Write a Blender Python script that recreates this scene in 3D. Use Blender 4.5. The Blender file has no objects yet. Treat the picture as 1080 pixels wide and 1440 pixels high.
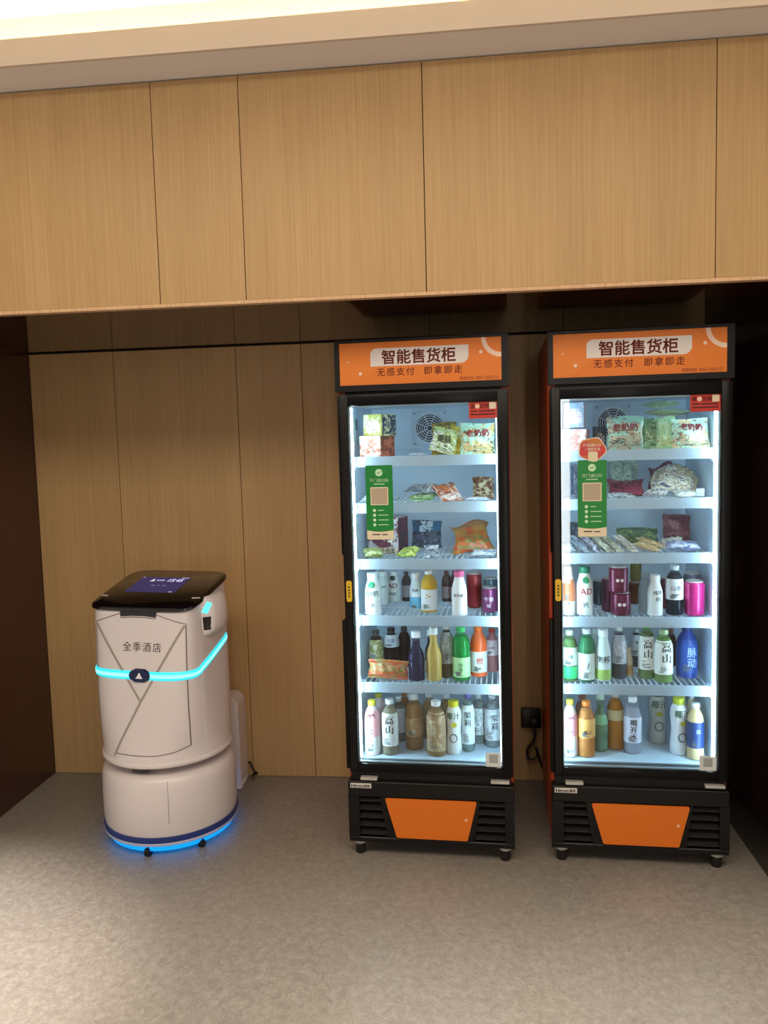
import bpy, bmesh, math, random
from mathutils import Matrix, Vector
random.seed(7)
scene = bpy.context.scene
COL = scene.collection

# ------------------------------------------------------------ camera
cam_data = bpy.data.cameras.new('camera')
cam = bpy.data.objects.new('camera', cam_data)
COL.objects.link(cam)
yaw, pit, rol = -0.101416, -0.084789, -0.027285
fwd = Vector((math.sin(yaw)*math.cos(pit), math.cos(yaw)*math.cos(pit), math.sin(pit)))
rgt = Vector((math.cos(yaw), -math.sin(yaw), 0))
upv = rgt.cross(fwd)
r2 = rgt*math.cos(rol)+upv*math.sin(rol)
u2 = upv*math.cos(rol)-rgt*math.sin(rol)
cam.matrix_world = Matrix(((r2.x, u2.x, -fwd.x, 1.247989), (r2.y, u2.y, -fwd.y, -3.557485), (r2.z, u2.z, -fwd.z, 1.567426), (0, 0, 0, 1)))
cam_data.sensor_fit = 'VERTICAL'
cam_data.sensor_height = 24.0
cam_data.lens = 1098.7707/1440*24.0
cam_data.clip_start = 0.02
scene.camera = cam

# ------------------------------------------------------------ world, lights, exposure
scene.view_settings.view_transform = 'Standard'
scene.view_settings.look = 'None'
scene.view_settings.gamma = 1.0
scene.view_settings.use_curve_mapping = False
scene.view_settings.exposure = 0.0
world = bpy.data.worlds.new('world'); scene.world = world
world.use_nodes = True
world.node_tree.nodes['Background'].inputs[0].default_value = (1.0, 0.90, 0.82, 1)
world.node_tree.nodes['Background'].inputs[1].default_value = 0.50

def area(name, loc, size, power, col, rot=(0, 0, 0), sy=None):
    l = bpy.data.lights.new(name, 'AREA'); l.energy = power; l.color = col
    l.shape = 'RECTANGLE' if sy else 'DISK'; l.size = size
    if sy: l.size_y = sy
    o = bpy.data.objects.new(name, l); o.location = loc; o.rotation_euler = rot; COL.objects.link(o)
    return o
def spot(name, loc, power, col, angle, blend, rot=(0, 0, 0), rad=0.05):
    l = bpy.data.lights.new(name, 'SPOT'); l.energy = power; l.color = col
    l.spot_size = math.radians(angle); l.spot_blend = blend; l.shadow_soft_size = rad
    o = bpy.data.objects.new(name, l); o.location = loc; o.rotation_euler = rot; COL.objects.link(o)
    return o
WARM = (1.0, 0.90, 0.76)
area('ceiling_fill_light', (0.9, -2.9, 2.98), 3.6, 74, WARM, sy=1.0)  # broad fill added at ceiling height, no fixture belongs to it
spot('downlight_lamp', (-0.62, -1.62, 2.97), 900, (1.0, 0.96, 0.90), 40, 1.0)
spot('downlight_lamp', (0.75, -2.15, 2.97), 300, (1.0, 0.95, 0.88), 58, 1.0)  # unseen lamp added to brighten the front floor
spot('downlight_lamp', (2.10, -2.15, 2.97), 300, (1.0, 0.95, 0.88), 58, 1.0)  # likewise added, lifts the floor on the right

# ------------------------------------------------------------ helpers
def lin(h):
    h = h.lstrip('#')
    return tuple((v/12.92 if v <= 0.04045 else ((v+0.055)/1.055)**2.4) for v in (int(h[i:i+2], 16)/255 for i in (0, 2, 4)))+(1.0,)
_M = {}
def mat(key, col, rough=0.5, metal=0.0, emit=None, estr=0.0, coat=0.0, spec=0.5):
    if key in _M: return _M[key]
    m = bpy.data.materials.new(key); m.use_nodes = True
    b = m.node_tree.nodes['Principled BSDF']
    b.inputs['Base Color'].default_value = lin(col) if isinstance(col, str) else tuple(col)+(1.0,)
    b.inputs['Roughness'].default_value = rough
    b.inputs['Metallic'].default_value = metal
    b.inputs['Coat Weight'].default_value = coat
    b.inputs['Specular IOR Level'].default_value = spec
    if emit:
        b.inputs['Emission Color'].default_value = lin(emit) if isinstance(emit, str) else tuple(emit)+(1.0,)
        b.inputs['Emission Strength'].default_value = estr
    _M[key] = m
    return m
def nodes(m): return m.node_tree.nodes, m.node_tree.links
def ramp_node(N, stops, interp='LINEAR'):
    r = N.new('ShaderNodeValToRGB'); e = r.color_ramp.elements; r.color_ramp.interpolation = interp
    e[0].position, e[0].color = stops[0][0], stops[0][1]
    e[1].position, e[1].color = stops[-1][0], stops[-1][1]
    for p, c in stops[1:-1]:
        q = e.new(p); q.color = c
    return r
def print_mat(base, c2, c3, scale=7.0, rough=0.4, kind='bag'):
    """printed wrapper: base colour, a second ink in patches, a third in fine specks"""
    key = 'print_%s_%s_%s_%s_%s' % (base, c2, c3, scale, kind)
    if key in _M: return _M[key]
    m = mat(key, base, rough); N, L = nodes(m); b = N['Principled BSDF']
    tc = N.new('ShaderNodeTexCoord'); oi = N.new('ShaderNodeObjectInfo')
    mp = N.new('ShaderNodeMapping'); L.new(tc.outputs['Generated'], mp.inputs[0])
    cx = N.new('ShaderNodeCombineXYZ'); mu = N.new('ShaderNodeMath'); mu.operation = 'MULTIPLY'; mu.inputs[1].default_value = 37.0
    L.new(oi.outputs['Random'], mu.inputs[0]); L.new(mu.outputs[0], cx.inputs[0]); L.new(mu.outputs[0], cx.inputs[2]); L.new(cx.outputs[0], mp.inputs[1])
    n1 = N.new('ShaderNodeTexNoise'); n1.inputs['Scale'].default_value = scale*0.42; n1.inputs['Detail'].default_value = 3
    n1.inputs['Distortion'].default_value = 1.2
    n2 = N.new('ShaderNodeTexNoise'); n2.inputs['Scale'].default_value = scale*1.6; n2.inputs['Detail'].default_value = 4
    L.new(mp.outputs[0], n1.inputs[0]); L.new(mp.outputs[0], n2.inputs[0])
    r1 = ramp_node(N, [(0.50, (0, 0, 0, 1)), (0.56, (1, 1, 1, 1))]); r2_ = ramp_node(N, [(0.57, (0, 0, 0, 1)), (0.61, (1, 1, 1, 1))])
    L.new(n1.outputs[0], r1.inputs[0]); L.new(n2.outputs[0], r2_.inputs[0])
    x1 = N.new('ShaderNodeMix'); x1.data_type = 'RGBA'; x2 = N.new('ShaderNodeMix'); x2.data_type = 'RGBA'
    x1.inputs[6].default_value = lin(base); x1.inputs[7].default_value = lin(c2)
    L.new(r1.outputs[0], x1.inputs[0]); L.new(x1.outputs[2], x2.inputs[6]); x2.inputs[7].default_value = lin(c3)
    L.new(r2_.outputs[0], x2.inputs[0]); L.new(x2.outputs[2], b.inputs['Base Color'])
    return m
def pet_mat(c, mix=0.30):
    """clear plastic bottle with tinted drink: part see-through, glossy skin"""
    key = 'pet_%s_%s' % (c, mix)
    if key in _M: return _M[key]
    m = mat(key, c, 0.12); N, L = nodes(m); b = N['Principled BSDF']; out = N['Material Output']
    t = N.new('ShaderNodeBsdfTransparent'); k = lin(c); t.inputs[0].default_value = tuple((0.35+0.6*v) if mix > 0.4 else (0.75+0.25*v) for v in k[:3])+(1,)
    mx = N.new('ShaderNodeMixShader'); mx.inputs[0].default_value = mix
    L.new(t.outputs[0], mx.inputs[1]); L.new(b.outputs[0], mx.inputs[2]); L.new(mx.outputs[0], out.inputs[0])
    return m

def mk(name, verts, faces, m=None, parent=None, smooth=None, loc=None):
    me = bpy.data.meshes.new(name); me.from_pydata([tuple(v) for v in verts], [], faces); me.update()
    return obj(name, me, m, parent, smooth, loc)
def obj(name, me, m=None, parent=None, smooth=None, loc=None):
    if m is not None and len(me.materials) == 0: me.materials.append(m)
    if smooth is not None:
        me.shade_smooth()
        if smooth < 179: me.set_sharp_from_angle(angle=math.radians(smooth))
    o = bpy.data.objects.new(name, me); COL.objects.link(o)
    if parent: o.parent = parent
    if loc: o.location = loc
    return o
def bmobj(name, bm, m=None, parent=None, smooth=None, loc=None):
    bmesh.ops.recalc_face_normals(bm, faces=bm.faces)
    me = bpy.data.meshes.new(name); bm.to_mesh(me); bm.free()
    return obj(name, me, m, parent, smooth, loc)
def bbox(bm, x0, x1, y0, y1, z0, z1, bev=0.0, seg=1):
    r = bmesh.ops.create_cube(bm, size=1.0, matrix=Matrix.Translation(((x0+x1)/2, (y0+y1)/2, (z0+z1)/2)) @ Matrix.Diagonal((x1-x0, y1-y0, z1-z0, 1)))
    if bev > 0:
        es = list({e for v in r['verts'] for e in v.link_edges})
        bmesh.ops.bevel(bm, geom=es, offset=bev, segments=seg, profile=0.5, affect='EDGES')
def box(name, x0, x1, y0, y1, z0, z1, m, parent=None, bev=0.0, seg=1):
    bm = bmesh.new(); bbox(bm, x0, x1, y0, y1, z0, z1, bev, seg)
    return bmobj(name, bm, m, parent, 35 if seg > 1 else None)
def prism(name, pts, y0, y1, m, parent=None, bev=0.0):
    """polygon in x,z extruded along y from y0 (front) to y1"""
    n = len(pts)
    v = [(x, y0, z) for x, z in pts]+[(x, y1, z) for x, z in pts]
    f = [tuple(range(n)), tuple(range(2*n-1, n-1, -1))]+[(i, i+n, (i+1) % n+n, (i+1) % n) for i in range(n)]
    bm = bmesh.new(); vs = [bm.verts.new(q) for q in v]
    for q in f: bm.faces.new([vs[i] for i in q])
    if bev: bmesh.ops.bevel(bm, geom=[e for e in bm.edges if abs(e.verts[0].co.y-y0) < 1e-6 and abs(e.verts[1].co.y-y0) < 1e-6], offset=bev, segments=2, affect='EDGES')
    return bmobj(name, bm, m, parent)
def lathe_data(prof, seg=20):
    v, f = [], []
    for r, z in prof:
        for i in range(seg):
            a = 2*math.pi*i/seg; v.append((r*math.cos(a), r*math.sin(a), z))
    for k in range(len(prof)-1):
        for i in range(seg):
            j = (i+1) % seg
            f.append((k*seg+i, k*seg+j, (k+1)*seg+j, (k+1)*seg+i))
    if prof[0][0] > 1e-6: f.append(tuple(range(seg-1, -1, -1)))
    if prof[-1][0] > 1e-6: f.append(tuple((len(prof)-1)*seg+i for i in range(seg)))
    return v, f
def lathe(name, prof, m, parent=None, seg=20, smooth=40, loc=None):
    v, f = lathe_data(prof, seg)
    return mk(name, v, f, m, parent, smooth, loc)
def tube_data(pts, r, seg=8, v=None, f=None):
    v = [] if v is None else v; f = [] if f is None else f
    P = [Vector(p) for p in pts]; base = len(v)
    for i, p in enumerate(P):
        t = (P[min(i+1, len(P)-1)]-P[max(i-1, 0)]).normalized()
        a = Vector((0, 0, 1)) if abs(t.z) < 0.9 else Vector((1, 0, 0))
        n1 = t.cross(a).normalized(); n2 = t.cross(n1)
        for k in range(seg):
            c = 2*math.pi*k/seg; v.append(tuple(p+n1*(r*math.cos(c))+n2*(r*math.sin(c))))
    for i in range(len(P)-1):
        for k in range(seg):
            j = (k+1) % seg
            f.append((base+i*seg+k, base+i*seg+j, base+(i+1)*seg+j, base+(i+1)*seg+k))
    f.append(tuple(base+k for k in range(seg-1, -1, -1))); f.append(tuple(base+(len(P)-1)*seg+k for k in range(seg)))
    return v, f
def tube(name, pts, r, m, parent=None, seg=8):
    v, f = tube_data(pts, r, seg)
    return mk(name, v, f, m, parent, 60)
def catmull(pts, n=6):
    P = [Vector(p) for p in pts]; P = [P[0]*2-P[1]]+P+[P[-1]*2-P[-2]]; out = []
    for i in range(1, len(P)-2):
        for k in range(n):
            t = k/n
            out.append(0.5*((2*P[i])+(P[i+1]-P[i-1])*t+(2*P[i-1]-5*P[i]+4*P[i+1]-P[i+2])*t*t+(3*P[i]-P[i-1]-3*P[i+1]+P[i+2])*t**3))
    out.append(P[-2]); return out
def empty(name, loc, rz=0.0):
    o = bpy.data.objects.new(name, None); o.location = loc; o.rotation_euler = (0, 0, rz)
    o.empty_display_size = 0.05; COL.objects.link(o); return o
def tag(o, label, cat, group=None, kind=None):
    if label: o['label'] = label
    if cat: o['category'] = cat
    if group: o['group'] = group
    if kind: o['kind'] = kind
    return o
def struct(o, label=None):
    o['kind'] = 'structure'
    if label: o['label'] = label
    return o
_T = {}
def text_geo(s, size, bold=0.0, shear=0.0, space=1.0):
    """outline of a word: vertices in the x,z plane around its own centre"""
    key = (s, round(size, 5), bold, shear, space)
    if key in _T: return _T[key]
    if set(s) == {'●'}:
        vs, fs = [], []
        for j in range(len(s)):
            b = len(vs); cx = (j-(len(s)-1)/2)*size*0.9
            vs += [(cx+size*0.36*math.cos(2*math.pi*i/18)*(1.35 if len(s) == 1 else 1), size*0.36*math.sin(2*math.pi*i/18)) for i in range(18)]; fs.append(tuple(range(b, b+18)))
        _T[key] = (vs, fs)
        return _T[key]
    c = bpy.data.curves.new('lettering', 'FONT'); c.body = s; c.size = size; c.offset = 0.0; c.shear = shear
    c.space_character = space; c.resolution_u = 2; c.align_x = 'CENTER'
    o = bpy.data.objects.new('lettering', c); COL.objects.link(o)
    bpy.context.view_layer.update()
    me = bpy.data.meshes.new_from_object(o.evaluated_get(bpy.context.evaluated_depsgraph_get()))
    vs = [v.co.copy() for v in me.vertices]; fs = [tuple(p.vertices) for p in me.polygons]
    bpy.data.objects.remove(o); bpy.data.curves.remove(c); bpy.data.meshes.remove(me)
    if vs:
        cx = (min(v.x for v in vs)+max(v.x for v in vs))/2; cy = (min(v.y for v in vs)+max(v.y for v in vs))/2
        vs = [(v.x-cx, v.y-cy) for v in vs]
        if bold > 0:                      # heavier strokes: the same outline laid over itself, slightly shifted
            d = bold*size; n = len(vs); sh = ((0, 0), (d, 0), (-d, 0), (0, d), (0, -d)) if bold >= 0.02 else ((0, 0), (d, d*0.6), (-d, -d*0.6))
            fs = [tuple(i+k*n for i in f) for k in range(len(sh)) for f in fs]
            vs = [(x+a, y+b) for a, b in sh for x, y in vs]
    _T[key] = (vs, fs)
    return _T[key]
def flat_text(name, s, x, z, y, size, m, parent, bold=0.0, shear=0.0, space=1.0, slope=0.0, width=None):
    vs, fs = text_geo(s, size, bold, shear, space)
    k = 1.0
    if width and vs: k = width/(max(v[0] for v in vs)-min(v[0] for v in vs))
    return mk(name, [(x+a*k, y, z+b*(k if width else 1)+a*slope) for a, b in vs], fs, m, parent)

# ------------------------------------------------------------ the setting
XL, XR, HC, HT, YS = -0.7815, 2.3031, 2.0451, 2.7697, -0.9913
def wood_mat(key, c0, c1, c2):
    m = mat(key, c1, 0.42, spec=0.35); N, L = nodes(m); b = N['Principled BSDF']
    tc = N.new('ShaderNodeTexCoord'); oi = N.new('ShaderNodeObjectInfo')
    ad = N.new('ShaderNodeVectorMath'); ad.operation = 'ADD'
    mu = N.new('ShaderNodeMath'); mu.operation = 'MULTIPLY'; mu.inputs[1].default_value = 53.0
    L.new(oi.outputs['Random'], mu.inputs[0]); L.new(tc.outputs['Object'], ad.inputs[0]); L.new(mu.outputs[0], ad.inputs[1])
    mp = N.new('ShaderNodeMapping'); mp.inputs['Scale'].default_value = (190, 8, 2.6); L.new(ad.outputs[0], mp.inputs[0])
    n = N.new('ShaderNodeTexNoise'); n.inputs['Scale'].default_value = 1.0; n.inputs['Detail'].default_value = 5; n.inputs['Roughness'].default_value = 0.6
    L.new(mp.outputs[0], n.inputs[0])
    r = ramp_node(N, [(0.30, lin(c0)), (0.52, lin(c1)), (0.74, lin(c2))]); L.new(n.outputs[0], r.inputs[0])
    mp2 = N.new('ShaderNodeMapping'); mp2.inputs['Scale'].default_value = (5, 2, 0.7); L.new(ad.outputs[0], mp2.inputs[0])
    n2 = N.new('ShaderNodeTexNoise'); n2.inputs['Scale'].default_value = 1.0; n2.inputs['Detail'].default_value = 2; L.new(mp2.outputs[0], n2.inputs[0])
    r2_ = ramp_node(N, [(0.3, (0.93, 0.92, 0.91, 1)), (0.7, (1.04, 1.04, 1.04, 1))]); L.new(n2.outputs[0], r2_.inputs[0])
    x = N.new('ShaderNodeMix'); x.data_type = 'RGBA'; x.blend_type = 'MULTIPLY'; x.inputs[0].default_value = 1.0
    L.new(r.outputs[0], x.inputs[6]); L.new(r2_.outputs[0], x.inputs[7]); L.new(x.outputs[2], b.inputs['Base Color'])
    bp = N.new('ShaderNodeBump'); bp.inputs['Strength'].default_value = 0.08; bp.inputs['Distance'].default_value = 0.001
    L.new(n.outputs[0], bp.inputs['Height']); L.new(bp.outputs[0], b.inputs['Normal'])
    return m
OAK = wood_mat('oak_veneer', '#b69261', '#bf9b6a', '#c7a474')
GAP = mat('dark_joint', '#2a1c12', 0.8)
LACQ = mat('dark_brown_lacquer', '#46281d', 0.18)
BLACKQ = mat('black_brown_lacquer', '#17110f', 0.2)
PAINT = mat('ceiling_paint', '#f0eae6', 0.8)
PAINT2 = mat('cove_paint', '#dccdc0', 0.8)

def floor_mat():
    m = mat('mottled_stone_floor', '#8a7c6a', 0.38, spec=0.4); N, L = nodes(m); b = N['Principled BSDF']
    tc = N.new('ShaderNodeTexCoord')
    def noise(s, d, dist=0.0, ro=0.6):
        n = N.new('ShaderNodeTexNoise'); n.inputs['Scale'].default_value = s; n.inputs['Detail'].default_value = d
        n.inputs['Distortion'].default_value = dist; n.inputs['Roughness'].default_value = ro
        L.new(tc.outputs['Object'], n.inputs[0]); return n
    a = noise(38, 8, 0.6, 0.8); c = noise(170, 5, 1.5, 0.7); d = noise(1.3, 3)
    r = ramp_node(N, [(0.30, lin('#756d66')), (0.5, lin('#898178')), (0.70, lin('#9d968d'))]); L.new(a.outputs[0], r.inputs[0])
    r2_ = ramp_node(N, [(0.30, (0.80, 0.79, 0.78, 1)), (0.52, (1, 1, 1, 1)), (0.66, (1.12, 1.11, 1.10, 1))]); L.new(c.outputs[0], r2_.inputs[0])
    r3 = ramp_node(N, [(0.3, (0.94, 0.94, 0.95, 1)), (0.7, (1.05, 1.04, 1.02, 1))]); L.new(d.outputs[0], r3.inputs[0])
    x = N.new('ShaderNodeMix'); x.data_type = 'RGBA'; x.blend_type = 'MULTIPLY'; x.inputs[0].default_value = 1.0
    y = N.new('ShaderNodeMix'); y.data_type = 'RGBA'; y.blend_type = 'MULTIPLY'; y.inputs[0].default_value = 1.0
    L.new(r.outputs[0], x.inputs[6]); L.new(r2_.outputs[0], x.inputs[7]); L.new(x.outputs[2], y.inputs[6]); L.new(r3.outputs[0], y.inputs[7])
    L.new(y.outputs[2], b.inputs['Base Color'])
    rr = ramp_node(N, [(0.3, (0.30, 0.30, 0.30, 1)), (0.7, (0.48, 0.48, 0.48, 1))]); L.new(a.outputs[0], rr.inputs[0]); L.new(rr.outputs[0], b.inputs['Roughness'])
    bp = N.new('ShaderNodeBump'); bp.inputs['Strength'].default_value = 0.12; bp.inputs['Distance'].default_value = 0.002
    L.new(c.outputs[0], bp.inputs['Height']); L.new(bp.outputs[0], b.inputs['Normal'])
    return m
struct(box('floor', -3.2, 4.6, -6.5, 0.2, -0.08, 0.0, floor_mat()), 'mottled grey beige stone floor')
# back wall of the niche: dark carcass with oak panels in front
wb = struct(box('wall_back', XL-0.1, XR+0.1, 0.014, 0.1, 0.0, HC, GAP), 'oak panelled back wall of the niche')
xs = [XL, -0.3683, 0.2199, 0.5251, 1.1130, 1.7010, XR]
for i in range(len(xs)-1):
    box('panel', xs[i]+0.0014, xs[i+1]-0.0014, 0.0, 0.0138, 0.002, HC-0.006, OAK, wb, 0.0006)
struct(box('wall_left', XL-0.06, XL, YS, 0.0, 0.0, HC, LACQ), 'dark brown lacquered side wall of the niche')
struct(box('wall_right', XR, XR+0.06, YS, 0.0, 0.0, HC, BLACKQ), 'black brown lacquered side wall of the niche')
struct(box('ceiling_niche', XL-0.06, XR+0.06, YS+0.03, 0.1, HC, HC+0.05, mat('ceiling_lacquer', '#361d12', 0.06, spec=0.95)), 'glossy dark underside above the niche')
# upper wall in front of the niche ceiling
wu = struct(box('wall_upper', -3.2, 4.6, YS+0.0142, YS+0.03, HC+0.012, HT, GAP), 'oak panelled upper wall above the niche')
xs = [-3.2, -1.43, -0.6370, 0.2580, 0.5506, 1.1438, 2.0388, 2.9338, 3.8, 4.6]
for i in range(len(xs)-1):
    box('panel', xs[i]+0.0014, xs[i+1]-0.0014, YS, YS+0.014, HC+0.0125, HT-0.004, OAK, wu, 0.0006)
LIP = wood_mat('oak_edging', '#c69c72', '#d8b088', '#e2bc94')
struct(box('trim_1', -3.2, 4.6, YS-0.002, YS+0.03, HC, HC+0.012, LIP, None, 0.001), 'light oak edge strip under the upper wall')
# walls either side of the niche opening
for nm, a, b in (('wall_front_left', -3.2, XL-0.06), ('wall_front_right', XR+0.06, 4.6)):
    w = struct(box(nm, a, b, YS+0.0142, YS+0.06, 0.0, HC, GAP), 'oak panelled wall beside the niche')
    box('panel', a+0.0014, b-0.0014, YS, YS+0.014, 0.002, HC-0.002, OAK, w, 0.0006)
# cove: ledge, raised ceiling, hidden light strip
YL = YS-0.152
struct(box('trim_2', -3.2, 4.6, YL, YS+0.03, HT, HT+0.02, PAINT), 'grey beige ledge of the ceiling cove')
struct(box('trim_3', -3.2, 4.6, YL-0.012, YL, HT, HT+0.079, PAINT2), 'beige upright lip of the ceiling cove')
struct(box('ceiling', -3.2, 4.6, -6.5, YS+0.1, 3.0, 3.06, mat('raised_ceiling_paint', '#f4ecd6', 0.85)), 'raised cream ceiling glowing above the cove')
struct(box('wall_cove', -3.2, 4.6, YS+0.0, YS+0.03, HT+0.02, 3.0, PAINT2), 'short cream wall inside the ceiling cove')
cv = box('cove_light_strip', -3.15, 4.55, YS-0.075, YS-0.045, HT+0.021, HT+0.032, mat('cove_led', '#fff0c0', 0.5, emit=(1.0, 0.84, 0.55), estr=28.0))
tag(cv, 'warm light strip lying hidden on the ceiling cove ledge', 'light strip')
for dx, dy, dlab in ((-0.62, -1.62, 'nearest the left end of the niche'), (0.75, -2.15, 'added in front of the left fridge'), (2.10, -2.15, 'added in front of the right fridge')):  # the two before the fridges go with the added floor lamps
    tag(lathe('downlight', [(0.028, 2.992), (0.045, 2.990), (0.045, 2.9995), (0.0, 2.9995)], mat('downlight_ring', '#d8d4cc', 0.4), loc=(dx, dy, 0)), 'round recessed ceiling downlight '+dlab, 'downlight', 'ceiling downlights')
# added unseen pillar with glowing slit, there to streak the right fridge's glass
wr = struct(box('added_pillar', 1.1, 2.5, -6.40, -6.30, 0.0, 3.0, PAINT), 'pale unseen pillar added to carry the glowing slit')
w1 = struct(box('added_glow_slit', 1.72, 1.86, -6.302, -6.296, 0.05, 2.9, mat('added_slit_glow', '#ffffff', 0.5, emit=(1.0, 0.96, 0.90), estr=14.0)), 'tall narrow glowing slit added for a glass reflection')
box('added_slit_frame', 1.69, 1.72, -6.305, -6.285, 0.02, 2.93, mat('slit_frame_grey', '#6a6460', 0.5), w1)
box('added_slit_frame', 1.86, 1.89, -6.305, -6.285, 0.02, 2.93, mat('slit_frame_grey', '#6a6460', 0.5), w1)

# ------------------------------------------------------------ vending fridges
W, H = 0.6263, 1.95
SH = {1: [1.522, 1.347, 1.132, .914, .652], 2: [1.524, 1.346, 1.146, .908, .652]}
TOPS = {1: [1.488, 1.313, 1.098, .880, .618], 2: [1.490, 1.312, 1.112, .874, .618]}
BLK = mat('black_plastic', '#110e0d', 0.35, spec=0.3)
BLKG = mat('black_gloss_frame', '#070606', 0.28, spec=0.2)
ORG_SIDE = mat('orange_red_side_enamel', '#b2421c', 0.35)
ORG = mat('orange_enamel', '#dd6f14', 0.4)
ORG_P = mat('orange_sign_print', '#ea7c1a', 0.45, emit='#f58416', estr=0.0)
LINER = mat('white_liner', '#cde1f1', 0.45)
RAILM = mat('white_shelf_rail', '#a9bbc9', 0.4)
WIRE = mat('white_coated_wire', '#f0f6fa', 0.35)
LED = mat('fridge_led', '#ffffff', 0.5, emit=(0.58, 0.86, 1.0), estr=34.0)
SILV = mat('brushed_silver', '#bcb8b2', 0.35, metal=0.15)
SPACER = mat('glass_spacer', '#b4c4cc', 0.3, metal=0.5)
def glass_mat():
    m = bpy.data.materials.new('door_glass'); m.use_nodes = True; N, L = nodes(m)
    N.remove(N['Principled BSDF'])
    t = N.new('ShaderNodeBsdfTransparent'); t.inputs[0].default_value = (0.97, 0.99, 0.99, 1)
    g = N.new('ShaderNodeBsdfGlossy'); g.inputs['Roughness'].default_value = 0.01
    fr = N.new('ShaderNodeFresnel'); fr.inputs[0].default_value = 1.4
    mx = N.new('ShaderNodeMixShader'); L.new(fr.outputs[0], mx.inputs[0]); L.new(t.outputs[0], mx.inputs[1]); L.new(g.outputs[0], mx.inputs[2])
    L.new(mx.outputs[0], N['Material Output'].inputs[0]); return m
GLASS = glass_mat()
GREEN = mat('green_sticker', '#0e8432', 0.4); CREAM = mat('cream_print', '#e8d8b8', 0.5); MINT = mat('mint_print', '#c8ecc0', 0.5)
RED = mat('red_sticker', '#c8301c', 0.4); DKRED = mat('dark_red_ink', '#4a0c08', 0.5); INK = mat('dark_ink', '#2a1c18', 0.6)
PLATE = mat('pale_sign_plate', '#e8dcd4', 0.45, emit='#e8dcd4', estr=0.0); BRN = mat('brown_sign_ink', '#8a2c10', 0.5)
PALE_O = mat('pale_orange_print', '#f6d4bc', 0.45); LINE_O = mat('light_orange_line', '#f99a3c', 0.45)
QRP = mat('plain_code_patch', '#b8a68c', 0.6); WHITE = mat('white_print', '#f0f0ee', 0.5); YEL = mat('yellow_handle_label', '#e0b420', 0.45)

def rounded_poly(x0, x1, z0, z1, r, seg=6):
    """r = radii at (bottom-left, bottom-right, top-right, top-left)"""
    out = []
    for (cx, cz, a0, rr) in ((x0, z0, 180, r[0]), (x1, z0, 270, r[1]), (x1, z1, 0, r[2]), (x0, z1, 90, r[3])):
        if rr <= 0: out.append((cx, cz)); continue
        ox = cx+rr if cx == x0 else cx-rr; oz = cz+rr if cz == z0 else cz-rr
        for k in range(seg+1):
            a = math.radians(a0+90*k/seg); out.append((ox+rr*math.cos(a), oz+rr*math.sin(a)))
    return out
def disc(cx, cz, r, n=20): return [(cx+r*math.cos(2*math.pi*i/n), cz+r*math.sin(2*math.pi*i/n)) for i in range(n)]
def poly(name, pts, y, m, parent): return mk(name, [(x, y, z) for x, z in pts], [tuple(range(len(pts)))], m, parent)
def bars(name, rows, y, h, m, parent):
    v, f = [], []
    for x0, x1, z in rows:
        b = len(v); v += [(x0, y, z), (x1, y, z), (x1, y, z+h), (x0, y, z+h)]; f.append((b, b+1, b+2, b+3))
    return mk(name, v, f, m, parent)

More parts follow.
